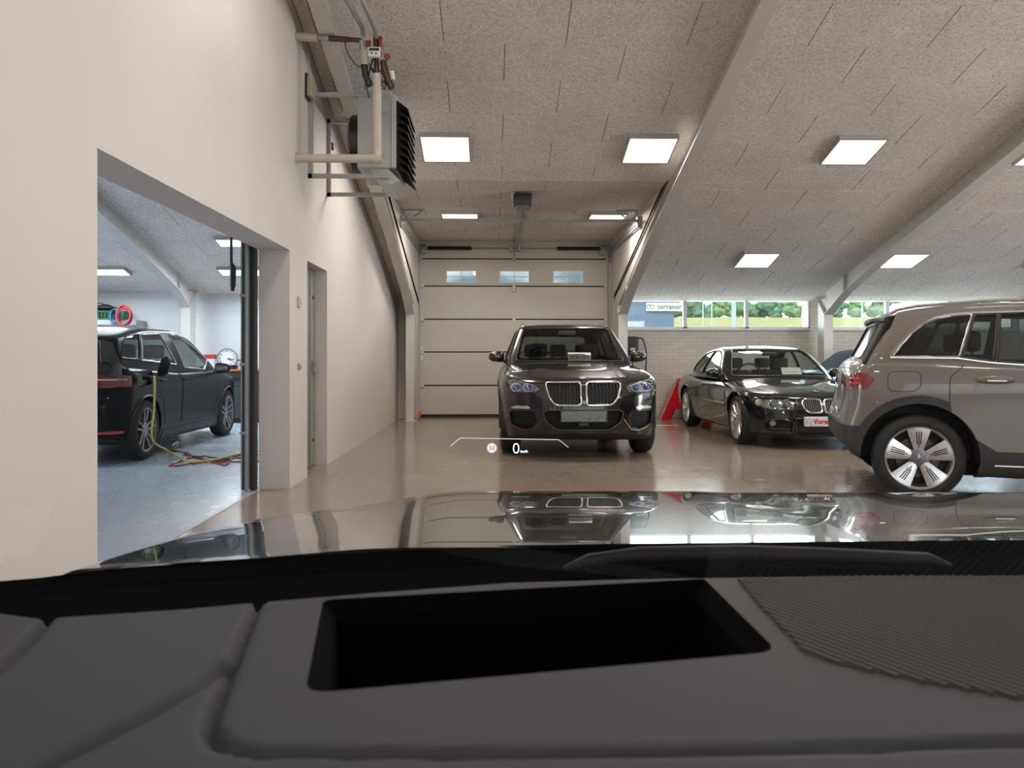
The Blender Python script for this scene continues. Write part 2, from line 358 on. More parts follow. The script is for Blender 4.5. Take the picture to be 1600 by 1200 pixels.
c = MB(); slab(c, XW2, 14, 1, 6.4, 6.04, ZR(6.4), up=0); slab(c, XW2, 14, -9, 1, 3.31, 6.04, up=0); c.build('ceiling_near', M_board, **S)
lay(ceil_o, XW, 10.6, 6.4, YF, [], ZR, .273); lay(ceil_o, XC1, 10.6, YF, YB - .0, [], ZR, .273); lay(ceil_o, XW, XC0 - .03, YF, YB, [], ZR, .273)
zfl = lambda y: ZF + (ZD - ZF) * (y - YF) / (YD - YF)
c = MB(); slab(c, XC0 - .02, XC1 + .02, YF, YD, ZF, ZD); cg = c.build('ceiling_garage', M_back, **S)
lay(cg, XC0, XC1, YF, YD, [], zfl, (ZF - ZD) / (YD - YF), base=YF, step=.6, row0=1)
c = MB(); slab(c, -10, XW2, 5, YBL, ZR(5), ZR(YBL)); cw = c.build('ceiling_workshop', M_back, **S)
c = MB(); slab(c, -10, XW2, 1, 5, ZR(1), ZR(5), up=0); slab(c, -10, XW2, -2.2, 1, 5.15, 6.04, up=0); c.build('ceiling_workshop_near', M_board, **S)
lay(cw, -9.6, XW2, 5.6, YBL, [], ZR, .273)
# ---- steel portal frames (rafter, haunch, column)
def portal(x0, x1, yb, extra_left=False, lab=''):
    t = MB(); ul = [(1.0, .2), (11.6, .2), (13.45, .29), (14.23 + yb, .44)]
    yc = 14.23 + yb
    poly_low = [(y, ZR(y) - d) for y, d in ul]; poly_up = [(yc + .05, ZR(yc + .05) - .001), (1.0, ZR(1.0) - .001)]
    t.prism(poly_low + poly_up, 'x', x0 + .055, x1 - .055)                       # web
    for i in range(len(ul) - 1):                                                 # lower flange, full width
        (ya, da), (yb_, db) = ul[i], ul[i + 1]; t.prism([(ya, ZR(ya) - da - .012), (yb_, ZR(yb_) - db - .012), (yb_, ZR(yb_) - db), (ya, ZR(ya) - da)], 'x', x0, x1)
    o = MB(); o.v, o.f, o.m = t.v, t.f, t.m; fr = o.build('rafter', M_steelw, smooth=False)
    c_ = MB(); zc = ZR(yc) - .44; c_.box(x0, x1, yc, yc + .014, 0, zc); c_.box(x0 + .055, x1 - .055, yc + .014, yc + .4, 0, zc + .3)
    c_.prism([(yc, zc), (yc + .014, zc), (yc + .38, zc + .34), (yc + .366, zc + .34)], 'x', x0, x1)
    cc = c_.build('column', M_steelw)
    s = MB(); s.prism([(13.45, ZR(13.45) - .29), (13.464, ZR(13.45) - .29), (13.464, ZR(13.45) - .002), (13.45, ZR(13.45) - .002)], 'x', x0, x1)
    ss = s.build('stiffener', M_steelw)
    b = MB().box(x0 - .04, x1 + .04, yc - .03, yc + .2, 0, .012).build('base_plate', M_steelw)
    return fr, cc, ss, b
labs = {-5.585: 'white steel portal frame rafter and column in the blue-floored workshop', -1.607: 'white steel portal frame between the plaster wall and the garage door',
        2.34: 'white steel portal frame on the right side of the garage door', 6.2: 'white steel portal frame between the two bands of windows', 10.15: 'white steel portal frame at the far right behind the grey car'}
for (x0, x1, db) in ((-5.585, -5.415, -.35), (-1.607, -1.45, .0), (2.34, 2.51, .0), (6.2, 6.37, .0), (10.15, 10.32, .0)):
    root = thing('portal_frame', labs[x0], 'steel frame', ((x0 + x1) / 2, 14.3, 0), 0, 'portal frames carrying the roof')
    for p in portal(x0, x1, db): p.parent = root; p.matrix_parent_inverse = Matrix.Translation((-(x0 + x1) / 2, -14.3, 0))
# ---- windows of the band
M_wf = mat('window_frame_white', (.7, .72, .72), .35)
M_wg = glass('clear_glass', (.95, .97, .96))
wn_ = 1
for (a, b) in ((2.56, 3.735), (3.735, 4.945), (4.945, 6.18), (6.48, 7.72), (7.72, 8.96), (8.96, 10.2)):
    f = MB(); z0, z1, y0, y1 = 1.735, 2.292, YB + .02, YB + .09
    f.box(a, a + .035, y0, y1, z0, z1); f.box(b - .035, b, y0, y1, z0, z1); f.box(a, b, y0, y1, z0, z0 + .035); f.box(a, b, y0, y1, z1 - .022, z1)
    o = f.build('window_%d' % wn_, M_wf, **S); wn_ += 1
    MB().box(a + .03, b - .03, YB + .05, YB + .056, z0 + .03, z1 - .03).build('pane', M_wg, o)
for (a, b) in ((2.46, 6.2), (6.37, 14)):
    MB().bbox(a, b, YB - .05, YB + .08, 1.70, 1.738, .006).build('windowsill', M_wf, **S)
# ================================================================ GARAGE DOOR (sectional)
M_gd = mat('cream_door_skin', (.56, .53, .465), .42, bump=(40, .05, .003), noise=2, amp=.03)
door = thing('door_1', 'cream sectional garage door', 'garage door', ((-1.437 + 2.289) / 2, YD - .02, 0)); del door['category']; del door['label']; door['kind'] = 'structure'
DX = (-1.437 + 2.289) / 2
def dchild(mb, name, m, **kw):
    o = mb.build(name, m, door, **kw); o.location = (-DX, -(YD - .02), 0); return o
zy = lambda py: H + (559 - py) / F * 15.22
edges = [zy(651), zy(602), zy(550), zy(499), zy(447.5), zy(405)]
for i in range(5):
    p = MB(); z0, z1 = edges[i] + .006, edges[i + 1] - .006
    if i < 4: p.bbox(-1.43, 2.282, YD - .06, YD - .02, z0, z1, .006)
    else:
        zs = (zy(442), zy(423.5)); xs = [(on_y(a, 430, YD).x, on_y(b, 430, YD).x) for a, b in ((698, 743.5), (781, 826.5), (864, 910))]
        p.box(-1.43, 2.282, YD - .06, YD - .02, z0, zs[0]); p.box(-1.43, 2.282, YD - .06, YD - .02, zs[1], z1)
        last = -1.43
        for a, b in xs: p.box(last, a, YD - .06, YD - .02, *zs); last = b
        p.box(last, 2.282, YD - .06, YD - .02, *zs)
        for a, b in xs:
            fr = MB(); mx_ = (a + b) / 2; mz = (zs[0] + zs[1]) / 2
            for q in ((a - .01, a + .008, zs[0] - .01, zs[1] + .01), (b - .008, b + .01, zs[0] - .01, zs[1] + .01), (a, b, zs[0] - .01, zs[0] + .008), (a, b, zs[1] - .008, zs[1] + .01), (mx_ - .006, mx_ + .006, zs[0], zs[1]), (a, b, mz - .006, mz + .006)):
                fr.box(q[0], q[1], YD - .066, YD - .015, q[2], q[3])
            fo = dchild(fr, 'window_frame', M_wf)
            pn = MB().box(a, b, YD - .045, YD - .04, *zs).build('pane', M_wg, fo)
    dchild(p, 'panel', M_gd)
    if i < 5:
        dchild(MB().box(-1.40, 2.25, YD - .055, YD - .03, edges[i + 1] - .012, edges[i + 1] + .012).box(-1.40, 2.25, YD - .066, YD - .055, edges[i + 1] - .014, edges[i + 1] + .014), 'joint_seal', mat('dark_seal', (.05, .048, .045), .6))
dchild(MB().box(-1.43, 2.282, YD - .07, YD - .02, 0, .055), 'bottom_seal', M_rubber)
for i in range(1, 6):
    for x in (-1.385, 2.24):
        h = MB().bbox(x - .035, x + .035, YD - .085, YD - .06, edges[i] - .055 - (.05 if i == 5 else 0), edges[i] + (.05 if i < 5 else -.01), .006); h.tube([(x - .05, YD - .085, edges[i] - .03), (x + .03, YD - .085, edges[i] - .03)], .014)
        dchild(h, 'hinge', M_bright)
    dchild(MB().bbox(.42 - .03, .42 + .03, YD - .08, YD - .06, edges[i] - .05, edges[i] + .03, .005), 'hinge', M_bright)
dchild(MB().bbox(.395, .445, YD - .12, YD - .06, edges[4] - .11, edges[4] - .04, .01), 'latch', M_bright)
dchild(MB().bbox(-1.43, -1.38, YD - .075, YD - .06, 1.12, 1.40, .005), 'grip_plate', M_wf)
# tracks, springs, operator
tk = thing('door_track', 'galvanised steel track frame of the garage door with cross bar under the ceiling', 'track', (0, YD - .1, 0))
def tchild(mb, name, m, **kw):
    o = mb.build(name, m, tk, **kw); o.location = (0, -(YD - .1), 0); return o
zt_ = 3.33
for x, sg in ((-1.475, 1), (2.325, -1)):
    q = MB(); q.box(x - .03, x + .03, YD - .14, YD - .06, .02, 3.05); q.box(x - .045, x - .03 + .005, YD - .16, YD - .06, .02, 3.05); tchild(q, 'upright', M_galv)
    pts = [(x, YD - .1, 3.0)] + [(x, YD - .1 - .33 * (1 - math.cos(a)), 3.0 + .33 * math.sin(a)) for a in (.4, .8, 1.2, PI / 2)] + [(x, 12.1, 3.33)]
    tchild(MB().tube(pts, .035, 6), 'curved_rail', M_galv, smooth=True)
    pts = [(x + sg * .02, YD - .05, 3.18), (x + sg * .02, YD - .35, 3.25), (x + sg * .02, 12.1, 3.26)]
    tchild(MB().tube(pts, .022, 6), 'lower_rail', M_galv, smooth=True)
    tchild(MB().bbox(x - .05, x + .05, 12.04, 12.18, 3.22, 3.40, .01), 'corner_plate', M_galv)
    q = MB(); q.tube([(x + sg * .05, 12.1, 3.42), (x + sg * .05, 12.1, zfl(12.1))], .015, 6); q.tube([(x + sg * .02, 12.1, zfl(12.1) - .015), (x + sg * .38, 12.1, zfl(12.1) - .015)], .014, 6); q.tube([(x + sg * .38, 12.1, zfl(12.1) - .015), (x + sg * .22, 12.1, 3.38)], .012, 6)
    tchild(q, 'hanger_bracket', M_galv)
tchild(MB().box(-1.475, 2.325, 12.08, 12.12, 3.315, 3.36), 'cross_bar', M_galv)
tchild(MB().tube([(-1.35, YD - .1, 3.33), (2.2, YD - .1, 3.33)], .013, 8), 'spring_shaft', M_galv)
M_spr = mat('dark_spring_steel', (.045, .035, .03), .5, .5)
for a, b in ((-1.28, -.42), (1.27, 2.12)):
    q = MB(); pts = []; n = 60
    for k in range(n * 8 + 1): an = k / 8 * 2 * PI; pts.append((a + (b - a) * k / (n * 8), YD - .1 + .033 * math.cos(an), 3.33 + .033 * math.sin(an)))
    q.tube(pts, .007, 4); q.tube([(a, YD - .1, 3.33), (b, YD - .1, 3.33)], .03, 10); tchild(q, 'torsion_spring', M_spr)
for x in (-1.36, 2.2):
    q = MB().lathe([(0, -.05), (.07, -.05), (.075, -.04), (.055, -.03), (.055, .03), (.075, .04), (.07, .05), (0, .05)], 20, 'x', (x, YD - .1, 3.33)); q.bbox(x - .06, x + .06, YD - .14, YD - .03, 3.24, 3.30, .005); q.box(x - .1, x + .02, YD - .08, YD - .02, 3.2, 3.42)
    tchild(q, 'cable_drum', M_galv, smooth=True)
for x in (.36, .52): tchild(MB().bbox(x - .03, x + .03, YD - .16, YD - .02, 3.27, 3.40, .008), 'shaft_bearing', M_galv)
tchild(MB().bbox(-1.50, -1.40, YD - .22, YD - .07, .03, .13, .03), 'floor_guard', mat('orange_plastic', (.85, .16, .03), .5), label='orange plastic guard at the foot of the track')
op = thing('door_operator', 'dark motor unit with a steel rail hanging over the garage door', 'motor', (.42, 10.95, zfl(10.95)))
q = MB().bbox(-.13, .13, -.16, .16, -.20, -.03, .03); q.build('motor_housing', mat('operator_grey', (.025, .025, .027), .4), op, smooth=True)
MB().bbox(-.10, .10, -.15, .10, -.235, -.195, .015).build('lamp_cover', mat('lamp_cover', (.16, .16, .16), .4), op, smooth=True)
MB().bbox(-.16, -.10, -.1, .0, -.13, -.01, .01).build('control_box', M_wf, op)
MB().box(-.035, .035, .1, 4.0, -.10, -.06).box(-.02, .02, .1, 4.0, -.06, -.045).build('drive_rail', M_galv, op)
MB().tube([(0, 3.7, -.10), (0, 4.10, -.45)], .012, 6).build('pull_arm', M_galv, op)
# ================================================================ LAMPS (LED panels)
M_led = mat('led_diffuser', (.9, .85, .78), .5, emit=(1.0, .87, .73), es=1.4)
M_ledc = mat('led_diffuser_cool', (.9, .93, .95), .5, emit=(.88, .96, 1.0), es=1.1)
M_lf = mat('lamp_frame', (.42, .40, .37), .4)
def led(x, y, z, slope, label, group, power=17, m=None, w=.6, l=.6, col=(1.0, .91, .82)):
    t = thing('ceiling_lamp', label, 'lamp', (x, y, z), 0, group); t.rotation_euler = (-math.atan(slope), 0, 0)
    f = MB(); w2, l2 = w / 2, l / 2
    f.box(-w2, w2, -l2, -l2 + .02, -.06, 0); f.box(-w2, w2, l2 - .02, l2, -.06, 0); f.box(-w2, -w2 + .02, -l2 + .02, l2 - .02, -.06, 0); f.box(w2 - .02, w2, -l2 + .02, l2 - .02, -.06, 0)
    f.build('lamp_frame', M_lf, t)
    MB().box(-w2 + .02, w2 - .02, -l2 + .02, l2 - .02, -.056, -.02).build('diffuser', m or M_led, t)
    d = bpy.data.lights.new('lamp_light', 'AREA'); d.shape = 'RECTANGLE'; d.size = w - .06; d.size_y = l - .06; d.energy = power; d.color = col
    o = bpy.data.objects.new('lamp_light', d); COL.objects.link(o); o.parent = t; o.location = (0, 0, -.07)
g1 = 'square LED panels on the sloping ceiling'
near = {-.57: 'square lit ceiling panel beside the wall-hung heater', 1.915: 'square lit ceiling panel above the dark front-facing SUV, near the beam', 4.44: 'square lit ceiling panel in the middle bay, upper one', 6.93: 'square lit ceiling panel cut by the right picture edge, upper one'}
for x, lb in near.items(): led(x, 9.37, ZR(9.37), .273, lb, g1)
for x, lb in ((4.40, 'square lit ceiling panel above the black coupe, lower in the middle bay'), (6.88, 'square lit ceiling panel behind the second rafter above the grey SUV')): led(x, 12.72, ZR(12.72), .273, lb, g1)
for x, lb in ((-.53, 'flat lit ceiling panel over the left half of the garage door'), (1.86, 'flat lit ceiling panel over the right half of the garage door')): led(x, 12.5, zfl(12.5), .011, lb, g1, power=14)
for x, w_ in ((-.57, 'beside the plaster wall'), (1.9, 'right of the driver'), (4.4, 'in the middle bay'), (6.9, 'in the far bay')): led(x, 5.0, ZR(5.0), .273, 'square lit ceiling panel high above the bonnet ' + w_, g1)
for x, w_ in ((-.57, 'beside the plaster wall'), (4.4, 'in the middle bay'), (9.4, 'near the right wall')): led(x, -3.0, 4.93, -.273, 'square ceiling panel added as fill light behind the camera car ' + w_, g1, power=26)  # unseen panels put in to even out the light from behind
for x in (9.4,): led(x, 12.72, ZR(12.72), .273, 'square lit ceiling panel at the far right behind the grey SUV', g1)
g2 = 'cool white lamps on the workshop ceiling'
p = on_y(150, 427, 13.3); led(p.x, 13.3, ZR(13.3), .273, 'cool white workshop lamp at the left edge of the big opening', g2, 24, M_ledc, 1.1, .3, (.85, .93, 1))
p = on_y(380, 428, 13.3); led(p.x, 13.3, ZR(13.3), .273, 'cool white workshop lamp low beside the hanging black rod', g2, 24, M_ledc, .8, .3, (.85, .93, 1))
p = on_y(385, 408, 12.1); led(p.x, 12.1, ZR(12.1), .273, 'cool white workshop lamp above another beside the black rod', g2, 24, M_ledc, .9, .3, (.85, .93, 1))
led(-6.5, 8.0, ZR(8.0), .273, 'cool white workshop lamp high above the charging car', g2, 30, M_ledc, 1.1, .3, (.85, .93, 1))
# ================================================================ CARS: shells deformed from a rounded box, openings cut out of them
def samples(n, r):
    k = 5; e = [-1 + r * (1 - math.cos(t * PI / 2 / k * 1.0)) for t in range(k)]
    e = [-1 + r * t / k for t in range(k)]
    inner = list(np.linspace(-1 + r, 1 - r, n))
    return np.array(e + inner + [-q for q in e[::-1]])
def round_box(na, nb, nc, ra, rb, rc):
    A, B, C = samples(na, ra), samples(nb, rb), samples(nc, rc); idx = {}; V = []
    I, J, K = len(A) - 1, len(B) - 1, len(C) - 1
    def g(i, j, k):
        t = (i, j, k)
        if t not in idx: idx[t] = len(V); V.append((A[i], B[j], C[k]))
        return idx[t]
    Fc = []
    for i in range(I):
        for j in range(J):
            for k in (0, K): Fc.append((g(i, j, k), g(i + 1, j, k), g(i + 1, j + 1, k), g(i, j + 1, k)))
    for j in range(J):
        for k in range(K):
            for i in (0, I): Fc.append((g(i, j, k), g(i, j + 1, k), g(i, j + 1, k + 1), g(i, j, k + 1)))
    for i in range(I):
        for k in range(K):
            for j in (0, J): Fc.append((g(i, j, k), g(i + 1, j, k), g(i + 1, j, k + 1), g(i, j, k + 1)))
    P = np.array(V); r = np.array([ra, rb, rc]); inn = np.clip(P, -(1 - r), 1 - r); v = (P - inn) / r
    m_ = np.abs(v).max(axis=1); ln = np.sqrt((v**2).sum(axis=1)); ok = ln > 1e-9
    sc = np.where(ok, 1.0 / np.where(ok, ln, 1), 0) * m_
    return inn + v * sc[:, None] * r, Fc
class Shell:
    def __init__(s, V, Fc):
        bm = bmesh.new(); vs = [bm.verts.new(tuple(v)) for v in V]
        for f in Fc: bm.faces.new([vs[i] for i in f])
        bmesh.ops.recalc_face_normals(bm, faces=bm.faces); bm.normal_update(); s.bm = bm; bm.verts.ensure_lookup_table(); bm.faces.ensure_lookup_table(); bm.verts.index_update()
        s.rv = [v.co.copy() for v in bm.verts]; s.rn = [v.normal.copy() for v in bm.verts]; s.rf = [[v.index for v in f.verts] for f in bm.faces]
        s.bvh = BVHTree.FromPolygons(s.rv, s.rf)
    def nrm(s, co):
        loc, n, i, d = s.bvh.find_nearest(co)
        if i is None: return Vector((0, 0, 1))
        f = s.rf[i]; w = poly_3d_calc([s.rv[k] for k in f], loc); r = Vector((0, 0, 0))
        for k, a in zip(f, w): r += s.rn[k] * a
        return r.normalized() if r.length > 1e-6 else n
    def hit(s, p, axis, sgn):
        o = {'x': (6 * sgn, p[0], p[1]), 'y': (p[0], 9 * sgn, p[1]), 'z': (p[0], p[1], 6 * sgn)}[axis]
        d = {'x': (-sgn, 0, 0), 'y': (0, -sgn, 0), 'z': (0, 0, -sgn)}[axis]
        return s.bvh.ray_cast(Vector(o), Vector(d))[0]
    def cut(s, poly, axis, sgn, thr=.06, cond=None):
        ax = 'xyz'.index(axis); ia, ib = {0: (1, 2), 1: (0, 2), 2: (0, 1)}[ax]; bm = s.bm
        P = [(float(p[0]), float(p[1])) for p in poly]; xs = [p[0] for p in P]; ys = [p[1] for p in P]; b = (min(xs), max(xs), min(ys), max(ys))
        def bb(f):
            a = [v.co[ia] for v in f.verts]; c = [v.co[ib] for v in f.verts]; return min(a), max(a), min(c), max(c)
        cand = {}
        for f in bm.faces:
            if f.normal[ax] * sgn <= thr: continue
            q = bb(f)
            if q[0] > b[1] or q[1] < b[0] or q[2] > b[3] or q[3] < b[2]: continue
            if cond and not cond(f.calc_center_median()): continue
            cand[f] = q
        n = len(P)
        for i in range(n):
            p, q = P[i], P[(i + 1) % n]; dx, dy = q[0] - p[0], q[1] - p[1]
            if abs(dx) + abs(dy) < 1e-6: continue
            e = 1e-4; sx0, sx1, sy0, sy1 = min(p[0], q[0]) - e, max(p[0], q[0]) + e, min(p[1], q[1]) - e, max(p[1], q[1]) + e
            sub = [f for f, k in cand.items() if f.is_valid and not (k[0] > sx1 or k[1] < sx0 or k[2] > sy1 or k[3] < sy0)]
            if not sub: continue
            co = [0, 0, 0]; no = [0, 0, 0]; co[ia], co[ib] = p; no[ia], no[ib] = -dy, dx
            ge = set(sub)
            for f in sub: ge.update(f.edges); ge.update(f.verts)
            r = bmesh.ops.bisect_plane(bm, geom=list(ge), dist=1e-5, plane_co=co, plane_no=Vector(no).normalized())
            for f in r['geom']:
                if isinstance(f, bmesh.types.BMFace) and f.is_valid: f.normal_update(); cand[f] = bb(f)
            for f in sub:
                if f.is_valid: cand[f] = bb(f)
        ins = []
        for f in cand:
            if not f.is_valid: continue
            c = f.calc_center_median(); x, y = c[ia], c[ib]; k = False; j = n - 1
            for i in range(n):
                if (P[i][1] > y) != (P[j][1] > y) and x < (P[j][0] - P[i][0]) * (y - P[i][1]) / (P[j][1] - P[i][1]) + P[i][0]: k = not k
                j = i
            if k: ins.append(f)
        vm = {}; V = []; Fo = []
        for f in ins:
            t = []
            for v in f.verts:
                if v not in vm: vm[v] = len(V); V.append(v.co.copy())
                t.append(vm[v])
            Fo.append(t)
        bmesh.ops.delete(bm, geom=ins, context='FACES')
        return Patch(s, V, Fo)
    def rest(s):
        s.bm.verts.index_update(); return Patch(s, [v.co.copy() for v in s.bm.verts], [[v.index for v in f.verts] for f in s.bm.faces])
class Patch:
    def __init__(s, sh, V, Fc): s.sh, s.V, s.F = sh, V, Fc
    def bedges(s):
        ct = {}
        for f in s.F:
            for i in range(len(f)): a, b = f[i], f[(i + 1) % len(f)]; k = (min(a, b), max(a, b)); ct[k] = (ct[k][0] + 1, (a, b)) if k in ct else (1, (a, b))
        return [e for c, e in ct.values() if c == 1]
    def loops(s):
        nx = {}
        for a, b in s.bedges(): nx.setdefault(a, []).append(b)
        out = []
        while nx:
            st = next(iter(nx)); lp = [st]; cur = st
            while cur in nx:
                n = nx[cur].pop()
                if not nx[cur]: del nx[cur]
                if n == st: break
                lp.append(n); cur = n
            if len(lp) > 5: out.append([s.V[i] for i in lp])
        return out
    def mesh(s, name, m, off=0., vec=None, wall=None, parent=None, wallmat=None, flip=False, **kw):
        """faces moved by off along the surface (or by vec); wall = offset/vector where a side wall ends"""
        N = [s.sh.nrm(v) for v in s.V]; mv = [(v + n * off if vec is None else v + vec) for v, n in zip(s.V, N)]
        V = list(mv); Fo = [list(f) for f in s.F]; mi = [0] * len(Fo); nn = list(N)
        if wall is not None:
            be = s.bedges()
            for a, b in be:
                pa, pb = s.V[a], s.V[b]; wa = pa + (wall if isinstance(wall, Vector) else N[a] * wall); wb_ = pb + (wall if isinstance(wall, Vector) else N[b] * wall)
                k = len(V); V += [mv[a], mv[b], wb_, wa]; t = [k + 1, k, k + 3, k + 2]; Fo.append(t); mi.append(1)
                w = (mv[b] - mv[a]).cross(wa - mv[a]); w = w.normalized() if w.length > 1e-9 else N[a]; nn += [w] * 4
        if flip: Fo = [f[::-1] for f in Fo]; nn = [-n for n in nn]
        me = bpy.data.meshes.new(name); me.from_pydata([tuple(v) for v in V], [], Fo); me.materials.append(m); me.materials.append(wallmat or m)
        me.polygons.foreach_set('material_index', mi); me.polygons.foreach_set('use_smooth', [True] * len(Fo)); me.update()
        me.normals_split_custom_set_from_vertices([tuple(n) for n in nn])
        return link(name, me, parent, **kw)
def simplify(lp, d=.012):
    out = [lp[0]]
    for p in lp[1:]:
        if (p - out[-1]).length > d: out.append(p)
    return out
class Car:
    def __init__(s, name, label, loc, rz, cfg):
        s.root = thing(name, label, 'car', loc, rz); s.M = Matrix.Translation(loc) @ Matrix.Rotation(rz, 4, 'Z'); s.Mi = s.M.inverted(); s.c = cfg; s.paint = cfg['paint']
        c = cfg; L = c['L']; W = c['W'] / 2
        zt, pl, sec, fp, rp = spl(c['top']), spl(c['plan']), spl(c['sec']), spl(c['fp']), spl(c['rp']); zb = spl(c.get('bot', [(0, c['zb']), (L, c['zb'])]))
        fl = c.get('flare', 0); wy = c['wy']; cr_ = c.get('crown', .05); fb = c.get('fbow', (.13, .22)); rbow = c.get('rbow', (.08, .2)); R = c['R']
        P, Fc = round_box(26, 90, 16, c.get('ra', .09), c.get('rb', .05), c.get('rc', .18)); a, b, h = P[:, 0], P[:, 1], P[:, 2]
        y0 = (b + 1) / 2 * L; z = zb(y0) + (h + 1) / 2 * (zt(y0) - zb(y0)); aa = np.abs(a)
        yf = fp(z) + fb[0] * aa**2 + fb[1] * aa**6; yr = L - rp(z) - rbow[0] * aa**2 - rbow[1] * aa**6
        y = yf + (b + 1) / 2 * (yr - yf); z = zb(y) + (h + 1) / 2 * (zt(y) - cr_ * aa**2.5 - zb(y))
        hw = W * pl(y) * sec(z)
        for q in wy: hw = hw + fl * np.exp(-((y - q) / .42)**2) * np.exp(-((z - R * 1.5) / .22)**2)
        hb = c.get('hoodbulge'); 
        if hb: z = z + np.where(h > .6, hb * np.exp(-((aa - .52) / .13)**2) * np.clip((y - .15) / .5, 0, 1) * np.clip((c['cowl'] - y) / .5, 0, 1), 0)
        s.lo = Shell(np.stack([a * hw, y, z], 1), Fc)
        u = c['up']; ub = u['zb']; zr, uf, ur, uh, up_ = spl(u['roof']), spl(u['front']), spl(u['rear']), spl(u['hw']), spl(u['plan'])
        P, Fc = round_box(20, 50, 16, u.get('ra', .16), u.get('rb', .08), u.get('rc', .22)); a, b, h = P[:, 0], P[:, 1], P[:, 2]; aa = np.abs(a)
        zmax = max(q[1] for q in u['roof']); y = uf(ub) + (b + 1) / 2 * (ur(ub) - uf(ub)); z = ub + (h + 1) / 2 * (zr(y) - ub)
        for _ in range(3):
            yf = uf(z) + u.get('fbow', .12) * aa**2; yr = ur(z) - u.get('rbow', .1) * aa**2; y = yf + (b + 1) / 2 * (yr - yf); z = ub + (h + 1) / 2 * (zr(y) - u.get('crown', .03) * aa**2 - ub)
        s.up = Shell(np.stack([a * uh(z) * up_(y), y, z], 1), Fc)
        s.G = glass(c.get('glassname', 'tinted_car_glass'), c.get('tint', (.42, .46, .44)))
    # pixel -> local plane coordinates
    def px(s, px, py, axis, val):
        o = s.Mi @ Vector((0, 0, H)); d = (s.Mi.to_3x3() @ (at(px, py, 5) - Vector((0, 0, H))))
        k = 'xyz'.index(axis); t = (val - o[k]) / d[k]; p = o + d * t
        return (p.y, p.z) if axis == 'x' else ((p.x, p.z) if axis == 'y' else (p.x, p.y))
    def trace(s, pts, axis, val, r=.0): 
        q = [s.px(x, y, axis, val) for x, y in pts]; return rpoly(q, r) if r else q
    def glassp(s, poly, axis, sgn, name='side_window', trim=.009, tm=None, m=None, sh=None, border=None):
        d = (sh or s.up).cut(poly, axis, sgn)
        o = d.mesh(name, m or s.G, off=-.004, parent=s.root)
        if trim:
            t = MB()
            for lp in d.loops(): t.tube(simplify(lp), trim, 6, closed=True)
            t.build('window_trim', tm or MATS['black_plastic'], o, smooth=60)
        return o
    def panel(s, poly, axis, sgn, name, sh=None, m=None, seam=.0035, off=0, **kw):
        sh = sh or s.lo; d = sh.cut(poly, axis, sgn); o = d.mesh(name, m or s.paint, parent=s.root, off=off, wall=(-.02 if off else None), **kw)
        if seam:
            t = MB()
            for lp in d.loops(): t.tube(simplify(lp, .02), seam, 5, closed=True)
            t.build('seam', M_rubber, o, smooth=60)
        return o, d
    def recess(s, poly, axis, sgn, name, depth, m, ring=None, rm=None, sh=None, thr=.06, rname='surround'):
        sh = sh or s.lo; d = sh.cut(poly, axis, sgn, thr); vec = Vector((0, 0, 0)); vec['xyz'.index(axis)] = -sgn * depth
        o = d.mesh(name, m, vec=vec, wall=Vector((0, 0, 0)), parent=s.root)
        if ring:
            t = MB()
            for lp in d.loops(): t.tube(simplify(lp), ring, 8, closed=True)
            t.build(rname, rm or MATS['chrome'], o, smooth=60)
        return o, d
    def arches(s, r=None, lip=None, m=None):
        for yw in s.c['wy']:
            for sg in (-1, 1):
                R = r or s.c['R'] + .05; n = 40
                pts = [(yw + R * math.cos(2 * PI * k / n), s.c['R'] + .01 + R * math.sin(2 * PI * k / n)) for k in range(n)]
                d = s.lo.cut(pts, 'x', sg)
                if lip:
                    t = MB()
                    for lp in d.loops():
                        q = [v for v in simplify(lp, .02)]; t.tube(q, lip, 6, closed=True)
                    t.build('wheel_arch_lip', m or s.paint, s.root, smooth=60)
                W = s.c['W'] / 2; q = MB(); arc = [math.radians(a_) for a_ in range(-6, 187, 12)]
                vs = []; fs = []
                for x in (W - .03, W - .34):
                    vs += [(sg * x, yw + (R + .004) * math.cos(t_), s.c['R'] + .01 + (R + .004) * math.sin(t_)) for t_ in arc]
                k = len(arc); fs = [(i, i + 1, k + i + 1, k + i) for i in range(k - 1)] + [tuple(range(k, 2 * k))]
                q.add(vs, fs); q.build('wheel_well', M_rubber, s.root, smooth=50)
    def finish(s, bodyname='body', roofm=None):
        L = s.c['L']; W = s.c['W']
        d = s.lo.cut([(-W, -.5), (W, -.5), (W, L + .5), (-W, L + .5)], 'z', -1, thr=.5); d.mesh('underbody', M_rubber, parent=s.root)
        # dark shelf inside the cabin
        u = s.c['up']; uf, ur, uh = spl(u['front']), spl(u['rear']), spl(u['hw']); zz = s.c['shelf']; hw = float(uh(zz)) - .035; y0, y1 = float(uf(zz)) + .03, float(ur(zz)) - .03
        d = s.lo.cut(rpoly([(-hw, y0 + .1), (-hw * .6, y0), (hw * .6, y0), (hw, y0 + .1), (hw, y1 - .06), (hw * .7, y1), (-hw * .7, y1), (-hw, y1 - .06)], .05), 'z', 1, thr=.3); d.mesh('cabin_shelf', M_dark, parent=s.root, off=-.01)
        b = s.lo.rest().mesh(bodyname, s.paint, parent=s.root)
        r = s.up.rest(); r.mesh('roof', roofm or s.paint, parent=s.root); r.mesh('roof_lining', M_dark, off=-.022, parent=s.root, flip=True)
